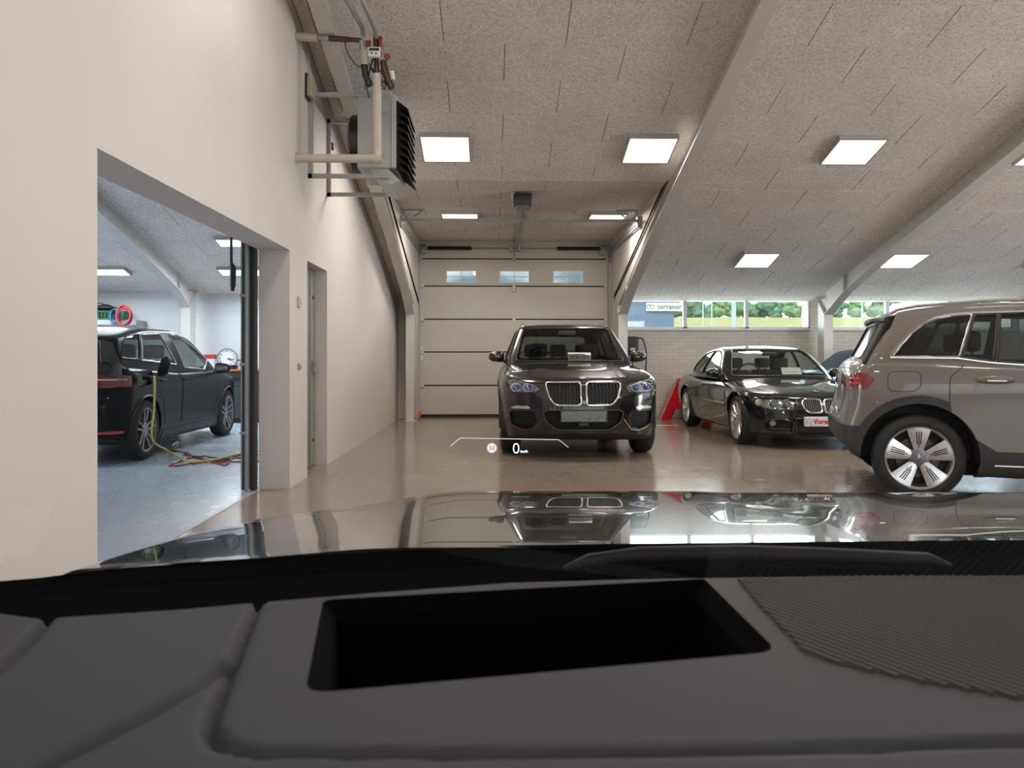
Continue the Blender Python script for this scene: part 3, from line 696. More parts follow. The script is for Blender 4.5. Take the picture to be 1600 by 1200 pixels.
    def mirror(s, x, y, z, sg, w=.2, h=.14, m=None, rz=0, d=.09):
        q = MB(); bm = bmesh.new(); bmesh.ops.create_uvsphere(bm, u_segments=20, v_segments=12, radius=1)
        for v in bm.verts:
            c = v.co; c.x = math.copysign(abs(c.x)**.62, c.x) * w / 2; c.y = (math.copysign(abs(c.y)**.8, c.y) * d) if c.y < 0 else c.y * .03; c.z = math.copysign(abs(c.z)**.7, c.z) * h / 2 * (1 - .18 * (c.x / (w / 2)) * sg * (1 if sg else 0))
        bm.verts.index_update(); q.add([Vector(v.co) + Vector((x, y, z)) for v in bm.verts], [[v.index for v in f.verts] for f in bm.faces]); bm.free()
        o = q.build('door_mirror', m or s.paint, s.root, smooth=70)
        MB().tube([(x - sg * w * .35, y, z - h * .3), (x - sg * (w * .35 + .1), y + .02, z - h * .62)], [.022, .03], 8).build('mirror_foot', M_black, o, smooth=True)
        MB().add([(x + a_ * w * .42, y + .034, z + b_ * h * .38) for a_, b_ in ((-1, -1), (1, -1), (1, 1), (-1, 1))], [(0, 1, 2, 3)]).build('mirror_glass', MATS['mirror'], o)
        return o
    def seats(s, rows, hz=1.30, w=.50, top=1.12, m=None):
        for (y, xs) in rows:
            for x in xs:
                q = MB().bbox(x - w / 2, x + w / 2, y - .07, y + .09, s.c['shelf'] - .25, top, .07); o = q.build('seat', m or M_dark, s.root, smooth=50)
                q = MB().bbox(x - .13, x + .13, y - .0, y + .10, top + .02, hz, .045); q.tube([(x - .05, y + .05, top - .02), (x - .05, y + .05, top + .05)], .007, 6); q.tube([(x + .05, y + .05, top - .02), (x + .05, y + .05, top + .05)], .007, 6)
                q.build('headrest', m or M_dark, o, smooth=50)
mat('chrome', (.75, .76, .78), .12, 1.0); mat('mirror', (.6, .65, .7), .03, 1.0)
M_silver = mat('alloy_silver', (.55, .55, .56), .28, .9); M_alloyd = mat('alloy_dark', (.16, .16, .17), .35, .8)
M_clad = mat('grey_black_cladding', (.030, .030, .032), .55, bump=(400, .1, .001))
def wheel(car, x, y, R, Rr, W, sg, style, m=None, steer=0, n=40):
    """wheel with its outer face at x (sign sg)"""
    t = bpy.data.objects.new('wheel', None); COL.objects.link(t); t.parent = car.root; t.location = (x - sg * W / 2, y, R); t.rotation_euler = (0, 0, steer + (0 if sg > 0 else PI)); t.empty_display_size = .1
    h = W / 2; q = MB(); q.lathe([(Rr * .97, h * .80), (Rr + .012, h * .93), (Rr + .045, h), (R - .05, h * .97), (R - .02, h * .86), (R - .004, h * .66), (R, h * .3), (R, -h * .3), (R - .004, -h * .66), (R - .02, -h * .86), (R - .05, -h * .97), (Rr, -h * .8)], 56, 'x')
    for k in (-.45, -.15, .15, .45): pass
    tyre = q.build('tyre', M_rubber, t, smooth=50)
    m = m or M_silver
    q = MB().lathe([(Rr - .005, h * .86), (Rr + .004, h * .90), (Rr + .006, h * .84), (Rr - .012, h * .78), (Rr - .022, h * .4), (Rr - .03, -h * .5), (Rr - .02, -h * .8)], 56, 'x'); q.build('rim', m, t, smooth=40)
    MB().lathe([(.0, -h * .1), (Rr - .03, -h * .1), (Rr - .03, -h * .5)], 32, 'x').build('inner_barrel', M_rubber, t, smooth=True)
    MB().lathe([(.05, h * .12), (Rr * .66, h * .12), (Rr * .66, h * .02), (.05, h * .02)], 36, 'x').build('brake_disc', mat('brake_disc_steel', (.07, .068, .065), .45, .7), t, smooth=30)
    def sp(a, r0, r1, w0, w1, x0=h * .30, x1=h * .72, xo=h * .80, off0=0., off1=0., mb=None, th=.022):
        """one spoke: from r0 to r1, half widths w0,w1, dished outwards"""
        ca, sa = math.cos(a), math.sin(a)
        def P(r, o, xx): return (xx, r * ca - o * sa, r * sa + o * ca)
        vs = []
        for r, w, o, xx in ((r0, w0, off0, x1), ((r0 + r1) / 2, (w0 + w1) / 2, (off0 + off1) / 2, (x1 + xo) / 2 + .004), (r1, w1, off1, xo)):
            vs += [P(r, o - w, xx - .006), P(r, o - w * .45, xx), P(r, o + w * .45, xx), P(r, o + w, xx - .006), P(r, o + w, xx - th), P(r, o - w, xx - th)]
        fs = []
        for i in range(2):
            for k in range(6): fs.append((i * 6 + k, i * 6 + (k + 1) % 6, (i + 1) * 6 + (k + 1) % 6, (i + 1) * 6 + k))
        fs += [tuple(range(6)), tuple(range(12, 18))[::-1]]
        mb.add(vs, fs)
    if style == 'blade':
        for k in range(5):
            a = PI / 2 + k * 2 * PI / 5; q = MB(); sp(a, .055, Rr - .004, .034, .094, mb=q, x1=h * .70, xo=h * .86); o = q.build('spoke', m, t, smooth=35)
            g = MB()
            for of in (-1, 0, 1):
                r0, r1 = (.085 if of == 0 else .11), Rr - .035; ca, sa = math.cos(a), math.sin(a); o0, o1 = of * .012, of * .019
                def PX(r): u = (r - .055) / (Rr - .059); return h * .70 + u * h * .16 + .0045 * math.sin(PI * min(1, u)) + .0025
                vs = []
                for r, o_ in ((r0, o0), ((r0 + r1) / 2, (o0 + o1) / 2), (r1, o1)):
                    for w_ in (-.0042, .0042): vs.append((PX(r), r * ca - (o_ + w_) * sa, r * sa + (o_ + w_) * ca))
                g.add(vs, [(0, 1, 3, 2), (2, 3, 5, 4)])
            g.build('spoke_groove', M_black, o)
            
    else:
        npair, w0, w1, d0, d1 = {'pair5': (5, .014, .011, .022, .045), 'pair10': (10, .008, .007, .006, .019), 'star5': (5, .026, .018, .0, .0)}[style]
        for k in range(npair):
            a = PI / 2 + k * 2 * PI / npair
            for sg2 in ((-1, 1) if d1 else (0,)):
                q = MB(); sp(a, .045, Rr - .004, w0, w1, off0=sg2 * d0, off1=sg2 * d1, mb=q, x1=h * .66, xo=h * .84); q.build('spoke', m, t, smooth=35)
    q = MB().lathe([(.0, h * .74), (.03, h * .74), (.036, h * .72), (.075, h * .69), (.078, h * .45), (.05, h * .3)], 28, 'x'); q.build('hub', m if style != 'blade' else M_alloyd, t, smooth=40)
    for k in range(5):
        a = k * 2 * PI / 5 + .3; MB().lathe([(0, h * .735), (.008, h * .735), (.009, h * .68)], 8, 'x', (0, .055 * math.cos(a), .055 * math.sin(a))).build('wheel_bolt', M_alloyd, t, smooth=40)
    return t
def roundel(parent, p, r, tilt=0, rz=0, axis='y', name='badge'):
    """round badge: dark ring, quartered blue and white"""
    M = Matrix.Translation(p) @ Matrix.Rotation(rz, 4, 'Z') @ Matrix.Rotation(PI / 2 - tilt, 4, 'X')
    q = MB(); n = 24
    def disc(r0, r1, z, a0=0, a1=2 * PI, k=n): 
        vs = []; fs = []
        for i in range(k + 1): a = a0 + (a1 - a0) * i / k; vs += [M @ Vector((r0 * math.cos(a), r0 * math.sin(a), z)), M @ Vector((r1 * math.cos(a), r1 * math.sin(a), z))]
        for i in range(k): fs.append((2 * i, 2 * i + 1, 2 * i + 3, 2 * i + 2))
        q.add(vs, fs)
    q.mi = 0; disc(.001, r, .0); disc(r * .92, r, .004); q.mi = 1; disc(r * .62, r * .9, .0035); q.mi = 0; disc(r * .56, r * .62, .004)
    for k in range(4): q.mi = 2 if k % 2 == 0 else 3; disc(.0005, r * .56, .0035, k * PI / 2, (k + 1) * PI / 2, 6)
    return q.build(name, [mat('badge_ring', (.62, .63, .65), .3, .3), M_black, mat('badge_white', (.7, .72, .75), .3), mat('badge_blue', (.05, .18, .45), .3)], parent)
# ================================================================ X3-sized dark SUV seen from the front
P_suv = mat('dark_brown_metallic', (.020, .016, .014), .25, .55, 1.0, coatr=.02)
suv = Car('sport_utility_vehicle', 'dark brown SUV facing the camera in front of the garage door', (1.034, 8.69, 0), 0, dict(paint=P_suv, L=4.71, W=1.89, zb=.17, R=.37, wy=(.86, 3.72), cowl=1.6, shelf=1.10,
    bot=[(0, .235), (.5, .20), (4.2, .22), (4.71, .34)],
    top=[(0, .90), (.2, .95), (.6, 1.03), (1.3, 1.10), (1.7, 1.115), (2.4, 1.10), (4.0, 1.13), (4.6, 1.12), (4.71, 1.06)],
    plan=[(0, .90), (.35, .965), (.9, 1.0), (3.6, 1), (4.3, .98), (4.71, .92)], sec=[(.2, .93), (.4, .972), (.6, .985), (.82, 1.0), (.95, .97), (1.12, .90)],
    fp=[(.2, .12), (.34, .03), (.5, 0), (.66, 0), (.80, .03), (.93, .075), (1.0, .13), (1.2, .2)], rp=[(.2, .08), (.5, 0), (.8, .02), (1.1, .06)],
    flare=.012, hoodbulge=.018, crown=.045, fbow=(.15, .22), rb=.04, rc=.16,
    up=dict(zb=1.04, roof=[(1.3, 1.2), (1.9, 1.56), (2.3, 1.645), (2.8, 1.675), (3.6, 1.66), (4.2, 1.61), (4.6, 1.56)], front=[(1.04, 1.42), (1.62, 2.22)], rear=[(1.04, 4.60), (1.35, 4.52), (1.62, 4.36)],
        hw=[(1.04, .865), (1.12, .85), (1.45, .725), (1.62, .655), (1.68, .63)], plan=[(1.4, 1.0), (3.5, 1), (4.6, .93)], rc=.16, ra=.12)))
gx = [(849, 852.5, 858), ]
ring_m = MATS['chrome']
for sg in (1, -1):
    # kidney grille: inner edge near the centre line, lower outer corner drawn in
    k = [(.020, .645), (.020, .87), (.045, .893), (.395, .89), (.417, .872), (.408, .82), (.372, .70), (.322, .645), (.28, .628), (.045, .628)]
    k = [(sg * (x + .012), z) for x, z in k]
    if sg < 0: k = k[::-1]
    o, d = suv.recess(rpoly(k, .03), 'y', -1, 'kidney_grille', .05, M_dark, ring=.0125)
    sl = MB()
    for i in range(9):
        x = .055 + i * .041; zlo = .64 + max(0, (x - .28)) * 1.2; zhi = .885
        h_ = suv.lo.hit((sg * (x + .012), .78), 'y', -1)
        if h_: 
            for (z0, z1) in ((zlo, zhi),):
                a_ = suv.lo.hit((sg * (x + .012), z0), 'y', -1); b_ = suv.lo.hit((sg * (x + .012), z1), 'y', -1)
                if a_ and b_:
                    q = MB(); q.tube([a_ + Vector((0, .018, 0)), h_ + Vector((0, .008, 0)), b_ + Vector((0, .018, 0))], .0062, 6); q.build('grille_bar', mat('bar_black_gloss', (.03, .03, .032), .2, coat=1), o, smooth=True)
    # headlamp
    hp = [(.495, .815), (.535, .772), (.80, .768), (.865, .82), (.878, .90), (.80, .925), (.66, .895), (.50, .85)]
    hp = [(sg * x, z) for x, z in hp]
    if sg < 0: hp = hp[::-1]
    hp = rpoly(hp, .02); d = suv.lo.cut(hp, 'y', -1)
    o = d.mesh('headlamp', mat('lamp_housing', (.30, .30, .32), .2, .7), vec=Vector((0, .05, 0)), wall=Vector((0, 0, 0)), parent=suv.root)
    d.mesh('lens', glass('lamp_lens', (.9, .93, .97)), parent=o)
    t = MB()
    for lp in d.loops(): t.tube(simplify(lp), .006, 6, closed=True)
    t.build('lamp_edge', M_black, o)
    for cx in (.625, .765):
        c = suv.lo.hit((sg * cx, .825), 'y', -1)
        if not c: continue
        q = MB().lathe([(.0, -.0), (.02, -.004), (.032, .012)], 20, 'y', c + Vector((0, .018, 0))); q.build('projector', mat('projector_blue', (.10, .16, .42), .08, .2, 1), o, smooth=True)
        hexr = MB(); hexr.tube([c + Vector((.062 * math.cos(a_) * 1.05, .012, .048 * math.sin(a_))) for a_ in [math.radians(v) for v in (-60, 0, 60, 120, 180, 240)]], .006, 6, closed=True); hexr.build('light_ring', mat('light_ring_white', (.62, .68, .8), .25), o, smooth=True)
    br = MB(); pts = [suv.lo.hit((sg * x, z), 'y', -1) for x, z in ((.53, .845), (.66, .882), (.80, .910), (.85, .89))]; pts = [p + Vector((0, .012, 0)) for p in pts if p]
    if len(pts) > 1: br.tube(pts, .009, 6); br.build('light_bar', mat('light_ring_cream', (.6, .55, .48), .3), o, smooth=True)
    # fog lamp strip and side intake
    fp_ = [(.60, .598), (.63, .618), (.76, .618), (.82, .598), (.80, .583), (.615, .583)]; fp_ = [(sg * x, z) for x, z in fp_]
    if sg < 0: fp_ = fp_[::-1]
    d = suv.lo.cut(fp_, 'y', -1); o = d.mesh('fog_lamp', mat('fog_lamp_glass', (.55, .56, .57), .2, .4, 1), off=.008, wall=0., parent=suv.root)
    ip = [(.55, .560), (.81, .560), (.84, .53), (.82, .40), (.68, .345), (.58, .36), (.52, .46)]; ip = [(sg * x, z) for x, z in ip]
    if sg < 0: ip = ip[::-1]
    o, d = suv.recess(rpoly(ip, .02), 'y', -1, 'side_intake', .06, M_rubber, ring=.006, rm=P_suv)
    for z in (.38, .42, .46, .50):
        x0, x1 = (.60, .80); a_, b_ = suv.lo.hit((sg * x0, z), 'y', -1), suv.lo.hit((sg * x1, z), 'y', -1)
        if a_ and b_: MB().tube([a_ + Vector((0, .03, 0)), b_ + Vector((0, .03, 0))], .007, 5).build('intake_bar', M_black, o)
    bp_ = [suv.lo.hit((sg * x, z), 'y', -1) for x, z in ((.46, .47), (.53, .38), (.56, .345), (.66, .33), (.78, .37))]; bp_ = [p + Vector((0, -.004, 0)) for p in bp_ if p]
    if len(bp_) > 2: MB().tube(bp_, .008, 6).build('intake_trim', mat('satin_dark', (.12, .12, .12), .3, .8), o, smooth=True)
# lower centre intake and number plate
o, d = suv.recess(rpoly([(-.46, .545), (-.41, .572), (.41, .572), (.46, .545), (.43, .44), (.30, .345), (-.30, .345), (-.43, .44)], .03), 'y', -1, 'lower_intake', .08, M_rubber, ring=.006, rm=mat('satin_dark', (.12, .12, .12), .3, .8))
for z in (.37, .40, .43, .46, .50):
    w_ = .28 + (z - .36) * .9; a_ = suv.lo.hit((0, z), 'y', -1); MB().tube([(-w_, .04, z), (0, .025, z), (w_, .04, z)], .006, 5).build('intake_bar', M_black, o)
MB().bbox(-.06, .06, .0, .04, .39, .44, .008).build('radar_sensor', M_black, o)
MB().bbox(-.275, .275, -.02, .01, .435, .575, .012).build('plate_holder', M_black, suv.root)
pm = mat('plate_blurred', (.16, .20, .175), .35, noise=60, amp=.5)
MB().bbox(-.262, .25, -.026, -.018, .445, .567, .004).build('number_plate', pm, suv.root)
c = suv.lo.hit((0, .935), 'y', -1); nn = suv.lo.nrm(c); roundel(suv.root, c + nn * .004, .041, tilt=math.atan2(nn.z, -nn.y))
# bonnet
bo, bd = suv.panel([(-.45, .16), (.45, .16), (.74, .45), (.80, 1.0), (.80, 1.46), (.55, 1.36), (0, 1.32), (-.55, 1.36), (-.80, 1.46), (-.80, 1.0), (-.74, .45)], 'z', 1, 'bonnet')
MB().box(-.7, .7, 1.40, 1.44, 1.105, 1.112).build('scuttle', M_black, suv.root)
# glass
suv.glassp(rpoly([(-.735, 1.125), (-.60, 1.585), (.60, 1.585), (.735, 1.125)][::-1], .05), 'y', -1, 'windscreen', .012)
suv.glassp(rpoly([(-.60, 1.16), (-.52, 1.54), (.52, 1.54), (.60, 1.16)], .07), 'y', 1, 'rear_window', .01)
for sg in (-1, 1):
    suv.glassp(rpoly([(1.95, 1.15), (2.35, 1.52), (2.75, 1.57), (2.80, 1.15)], .03), 'x', sg)
    suv.glassp(rpoly([(2.86, 1.15), (2.82, 1.57), (3.6, 1.55), (3.75, 1.17)], .03), 'x', sg)
    suv.glassp(rpoly([(3.83, 1.18), (3.70, 1.54), (4.05, 1.47), (4.25, 1.22)], .03), 'x', sg)
    suv.mirror(sg * .985, 1.95, 1.185, sg, .22, .15)
    rr = MB(); pts = [suv.up.hit((sg * .60, y), 'z', 1) for y in (2.3, 2.7, 3.2, 3.8, 4.2)]; pts = [p + Vector((0, 0, .035)) for p in pts]; pts = [pts[0] - Vector((0, .06, .035))] + pts + [pts[-1] + Vector((0, .06, -.035))]
    rr.tube(pts, .014, 8); rr.build('roof_rail', MATS['chrome'], suv.root, smooth=True)
    suv.panel(rpoly([(1.35, .35), (1.30, .95), (1.55, 1.05), (2.78, 1.06), (2.80, .35)], .04), 'x', sg, 'door')
    suv.panel(rpoly([(2.82, .35), (2.81, 1.06), (3.75, 1.07), (3.62, .80), (3.28, .60), (3.22, .35)], .04), 'x', sg, 'door')
suv.arches(.42, .014, M_clad)
suv.seats(((2.45, (-.37, .37)), (3.45, (-.4, 0, .4))), hz=1.38, top=1.16)
MB().bbox(-.12, .12, 1.98, 2.05, 1.48, 1.545, .02).build('interior_mirror', M_dark, suv.root, smooth=50)
q = MB(); q.tube([(-.37 + .18 * math.cos(a_), 1.95 - .06 * math.sin(a_), 1.10 + .17 * math.sin(a_)) for a_ in [k * PI / 12 for k in range(24)]], .014, 6, closed=True); q.build('steering_wheel', M_dark, suv.root, smooth=True)
suv.finish()
for sg in (-1, 1):
    for y in (.86, 3.72): wheel(suv, sg * .935, y, .365, .245, .245, sg, 'pair5', M_alloyd)
# sold notice lying in the windscreen
M_paper = mat('notice_paper', (.72, .68, .62), .6); M_ink = mat('notice_ink_brown', (.16, .07, .04), .6)
def notice(label, car, x, y, z, w, h, txt, size, tilt, ink=M_ink, rz=0, arc=True):
    p = car.M @ Vector((x, y, z)); t = thing('paper_notice', label, 'notice', p, 0); t.rotation_euler = (tilt, 0, rz + car.root.rotation_euler.z)
    MB().box(-w / 2, w / 2, -.001, .001, 0, h).build('sheet', M_paper, t)
    text('lettering', txt, size, frame_y(0, -.003, h * .36), ink, t, .0005, .0012)
    if arc: MB().tube([(-w * .36, -.003, h * .60), (-w * .2, -.003, h * .74), (0, -.003, h * .80), (w * .2, -.003, h * .74), (w * .36, -.003, h * .58)], .0035, 4).build('car_outline', ink, t)
    return t
notice('white paper notice with brown lettering in the windscreen of the dark brown SUV', suv, .135, 1.62, 1.135, .31, .12, 'SOLGT', .085, -.5)
# ================================================================ black coupe, three-quarter front view
P_cp = mat('black_paint', (.006, .006, .007), .2, .2, 1.0, coatr=.02)
ang = math.asin(-.002)
cp = Car('coupe', 'black two-door coupe with pale multi-spoke wheels and a white front plate', (4.19, 9.60, 0), ang, dict(paint=P_cp, L=4.49, W=1.78, zb=.16, R=.33, wy=(.78, 3.51), cowl=1.4, shelf=.87,
    top=[(0, .65), (.12, .695), (.5, .77), (1.1, .845), (1.5, .88), (2.5, .87), (3.3, .895), (3.9, .93), (4.35, .915), (4.49, .86)],
    plan=[(0, .88), (.4, .96), (.9, 1.0), (3.4, 1), (4.1, .97), (4.49, .90)], sec=[(.15, .93), (.35, .965), (.6, 1.0), (.72, .99), (.83, .93), (.94, .85)],
    fp=[(.15, .07), (.22, .01), (.35, 0), (.50, .03), (.62, .09), (.70, .16), (.9, .3)], rp=[(.15, .05), (.4, 0), (.7, .03), (.95, .08)],
    flare=.028, hoodbulge=.012, crown=.05, fbow=(.12, .26), rb=.035, rc=.18,
    up=dict(zb=.84, roof=[(1.2, .95), (1.7, 1.18), (2.05, 1.305), (2.55, 1.36), (3.0, 1.33), (3.4, 1.22), (3.8, 1.02)], front=[(.84, 1.32), (1.33, 2.08)], rear=[(.84, 3.90), (1.33, 3.12)],
        hw=[(.84, .81), (.92, .80), (1.18, .68), (1.33, .575), (1.37, .55)], plan=[(1.3, 1.0), (3.0, 1), (3.9, .9)], rc=.14, ra=.12, fbow=.14), tint=(.82, .88, .85), glassname='pale_green_glass'))
for sg in (1, -1):
    k = [(.012, .49), (.012, .615), (.03, .64), (.20, .645), (.245, .625), (.25, .57), (.215, .50), (.17, .475), (.03, .475)]; k = [(sg * (x + .008), z) for x, z in k]
    if sg < 0: k = k[::-1]
    o, d = cp.recess(rpoly(k, .025), 'y', -1, 'kidney_grille', .04, M_dark, ring=.011)
    for i in range(8):
        x = .035 + i * .026; a_, b_ = cp.lo.hit((sg * (x + .008), .49), 'y', -1), cp.lo.hit((sg * (x + .008), .63), 'y', -1)
        if a_ and b_: MB().tube([a_ + Vector((0, .01, 0)), b_ + Vector((0, .01, 0))], .0045, 5).build('grille_bar', MATS['chrome'], o)
    hp = [(.33, .52), (.36, .50), (.62, .505), (.79, .55), (.80, .60), (.74, .655), (.50, .665), (.34, .645)]; hp = [(sg * x, z) for x, z in hp]
    if sg < 0: hp = hp[::-1]
    d = cp.lo.cut(rpoly(hp, .03), 'y', -1)
    o = d.mesh('headlamp', mat('lamp_housing_bright', (.32, .33, .34), .2, .8), vec=Vector((0, .05, 0)), wall=Vector((0, 0, 0)), parent=cp.root); d.mesh('lens', glass('lamp_lens', (.9, .93, .97)), parent=o)
    t = MB()
    for lp in d.loops(): t.tube(simplify(lp), .006, 6, closed=True)
    t.build('lamp_edge', M_black, o)
    for cx in (.43, .58):
        c = cp.lo.hit((sg * cx, .58), 'y', -1); c = c + Vector((0, .012, 0))
        MB().lathe([(.0, .0), (.03, -.006), (.045, .02)], 20, 'y', c).build('projector', mat('lamp_glass_grey', (.35, .38, .4), .06, .3, 1), o, smooth=True)
        MB().lathe([(.052, .0), (.058, -.006), (.062, .01)], 24, 'y', c).build('light_ring', MATS['chrome'], o, smooth=True)
    c = cp.lo.hit((sg * .73, .59), 'y', -1); MB().lathe([(0, 0), (.04, .0), (.05, .03)], 16, 'y', c + Vector((0, .012, 0))).build('indicator', mat('indicator_cream', (.6, .58, .42), .3), o, smooth=True)
    ip = [(.40, .21), (.38, .36), (.50, .385), (.64, .375), (.70, .33), (.66, .235)]; ip = [(sg * x, z) for x, z in ip]
    if sg < 0: ip = ip[::-1]
    o, d = cp.recess(rpoly(ip, .02), 'y', -1, 'side_intake', .05, M_rubber, ring=.006, rm=P_cp)
    c = cp.lo.hit((sg * .60, .33), 'y', -1); MB().lathe([(0, -.004), (.03, -.004), (.042, .02)], 18, 'y', c + Vector((0, .01, 0))).build('fog_lamp', mat('lamp_glass_grey', (.35, .38, .4), .06, .3, 1), o, smooth=True)
    for z in (.225, .26):
        a_, b_ = cp.lo.hit((sg * .42, z), 'y', -1), cp.lo.hit((sg * .64, z), 'y', -1); MB().tube([a_, b_], .006, 5).build('intake_bar', M_alloyd, o)
    # side glass, door, mirror
    cp.glassp(rpoly([(1.80, .925), (2.08, 1.18), (2.35, 1.27), (2.62, 1.285), (2.72, .925)], .03), 'x', sg, trim=.010)
    cp.glassp(rpoly([(2.77, .925), (2.68, 1.285), (3.0, 1.25), (3.36, 1.07), (3.44, .97), (3.38, .935)], .03), 'x', sg, trim=.010)
    cp.mirror(sg * .93, 1.76, .945, sg, .19, .13)
    cp.panel(rpoly([(1.30, .26), (1.27, .76), (1.50, .84), (2.74, .85), (2.82, .60), (2.76, .26)], .04), 'x', sg, 'door')
    MB().bbox(sg * .875 - .012, sg * .875 + .012, 2.45, 2.63, .735, .765, .01).build('door_handle', P_cp, cp.root, smooth=50)
    mo = MB(); a_ = [cp.lo.hit((y, .52), 'x', sg) for y in np.linspace(1.24, 2.95, 10)]; mo.tube([p + Vector((sg * .006, 0, 0)) for p in a_], .013, 6); mo.build('side_moulding', P_cp, cp.root, smooth=True)
    gl_ = cp.lo.cut([(1.12, .62), (1.12, .70), (1.24, .70), (1.24, .62)], 'x', sg); gl_.mesh('fender_vent', MATS['chrome'], off=-.004, parent=cp.root)
o, d = cp.recess(rpoly([(-.34, .19), (-.36, .40), (.36, .40), (.34, .19)][::-1], .03), 'y', -1, 'lower_intake', .06, M_rubber, ring=.006, rm=P_cp)
MB().bbox(-.26, .26, -.035, .02, .305, .425, .006).build('number_plate', mat('plate_white', (.78, .78, .76), .35), cp.root)
text('plate_lettering', 'Vores', .088, frame_y(-.050, -.038, .365), mat('plate_red', (.62, .03, .03), .4), cp.root, .0005, .0025, label='red lettering on the plate')
q = MB(); q.tube([(-.24, -.037, .33), (-.24, -.037, .395), (-.20, -.037, .405), (-.17, -.037, .38), (-.20, -.037, .36), (-.17, -.037, .33), (-.21, -.037, .32)], .005, 5); q.build('plate_logo', mat('logo_grey', (.4, .42, .42), .4), cp.root)
c = cp.lo.hit((0, .70), 'y', -1)
c = cp.lo.hit((0, .28), 'z', 1); nn = cp.lo.nrm(c); roundel(cp.root, c + nn * .004, .041, tilt=math.atan2(nn.z, -nn.y))
cp.panel([(-.34, .12), (.34, .12), (.62, .34), (.70, .8), (.73, 1.36), (.5, 1.28), (0, 1.24), (-.5, 1.28), (-.73, 1.36), (-.70, .8), (-.62, .34)], 'z', 1, 'bonnet')
cp.glassp(rpoly([(-.71, .905), (-.54, 1.290), (.54, 1.290), (.71, .905)][::-1], .05), 'y', -1, 'windscreen', .012)
cp.glassp(rpoly([(-.64, .93), (-.46, 1.285), (.46, 1.285), (.64, .93)], .05), 'y', 1, 'rear_window', .01)
cp.arches(.375, .010)
cp.seats(((2.45, (-.36, .36)), (3.15, (-.33, .33))), hz=1.17, top=.98, w=.46)
MB().bbox(-.11, .11, 1.92, 1.98, 1.20, 1.255, .02).build('interior_mirror', M_dark, cp.root, smooth=50)
q = MB(); q.tube([(-.36 + .17 * math.cos(a_), 1.85 - .06 * math.sin(a_), .92 + .16 * math.sin(a_)) for a_ in [k * PI / 12 for k in range(24)]], .013, 6, closed=True); q.build('steering_wheel', M_dark, cp.root, smooth=True)
cp.finish()
M_al2 = mat('alloy_pale', (.62, .60, .56), .3, .75)
for sg in (-1, 1):
    for y, st in ((.78, 0), (3.51, 0)): wheel(cp, sg * .895, y, .328, .248, .23, sg, 'pair10', M_al2)
notice('white paper notice propped behind the windscreen of the black coupe', cp, .22, 1.62, .925, .29, .115, '\u2022 \u2014\u2014 \u2022', .06, -.55, arc=False)
def cast(car, px, py, which='up', ax='x'):
    o = car.Mi @ Vector((0, 0, H)); d = (car.Mi.to_3x3() @ (at(px, py, 5) - Vector((0, 0, H)))).normalized()
    for sh in ((car.up, car.lo) if which == 'up' else (car.lo, car.up)):
        h = sh.bvh.ray_cast(o, d)[0]
        if h: return (h.y, h.z) if ax == 'x' else (h.x, h.z)
    return car.px(px, py, 'x', -car.c['W'] / 2 * .95)
def zt3(car, pts, sc, ox, oy, which='up', r=0): q = [cast(car, ox + x / sc, oy + y / sc, which) for x, y in pts]; return rpoly(q, r) if r else q
# ================================================================ grey seven-seat SUV, rear three-quarter side view
P_eq = mat('mocha_grey_metallic', (.168, .151, .137), .4, .12, .55, coatr=.03, spec=.3)
th = math.radians(69.6)
eql = Vector((3.474, 6.17, 0)) - Matrix.Rotation(th, 3, 'Z') @ Vector((-.917, 3.729, 0))
eq = Car('family_car', 'grey-brown SUV seen from the side with a five-blade silver wheel', tuple(eql), th, dict(paint=P_eq, L=4.34, W=1.834, zb=.20, R=.35, wy=(.90, 3.729), cowl=1.2, shelf=1.12,
    bot=[(0, .24), (.5, .2), (3.95, .22), (4.15, .32), (4.34, .45)],
    top=[(0, .88), (.3, 1.0), (1.2, 1.10), (1.6, 1.12), (3.2, 1.15), (4.0, 1.19), (4.34, 1.15)],
    plan=[(0, .90), (.4, .97), (.9, 1.0), (3.6, 1), (4.0, .985), (4.34, .95)], sec=[(.2, .95), (.4, .985), (.6, .99), (.9, 1.0), (1.05, .985), (1.2, .94)],
    fp=[(.2, .10), (.4, 0), (.7, .02), (.95, .10), (1.1, .2)], rp=[(.2, .16), (.43, .01), (.60, 0), (.73, .03), (.84, .06), (1.03, .08), (1.2, .20)],
    flare=.012, crown=.03, rbow=(.02, .06), rb=.035, rc=.14,
    up=dict(zb=1.04, roof=[(.9, 1.12), (1.6, 1.50), (2.0, 1.61), (2.6, 1.655), (3.2, 1.645), (3.72, 1.61), (3.97, 1.555), (4.22, 1.50)], front=[(1.04, 1.10), (1.6, 1.95)], rear=[(1.04, 4.22), (1.2, 4.12), (1.5, 3.97), (1.7, 3.87)], rbow=.03,
        hw=[(1.04, .875), (1.16, .865), (1.4, .775), (1.56, .70), (1.66, .66)], plan=[(1.1, .98), (2.0, 1), (3.8, 1), (4.3, .97)], rc=.10, ra=.10, rb=.05), tint=(.10, .11, .11), glassname='privacy_glass'))
Z = lambda pts, w='up', r=0: zt3(eq, pts, 3.428, 1280, 450, w, r)
M_chr = MATS['chrome']; M_trim = mat('satin_trim', (.55, .54, .52), .25, .9)
wins = [Z([(392, 368), (440, 305), (500, 240), (560, 195), (630, 165), (720, 148), (818, 141), (800, 200), (748, 370)], r=.02), Z([(833, 148), (952, 140), (940, 392), (765, 374), (800, 250)], r=.02), Z([(970, 139), (1097, 133), (1180, 132), (1180, 408), (1097, 404), (957, 394)], r=.02)]
eq.glassg = glass('privacy_glass', (.10, .11, .11)); eq.glassf = glass('door_glass_mid', (.38, .42, .42))
yr0 = [min(p[0] for p in w_) for w_ in wins]
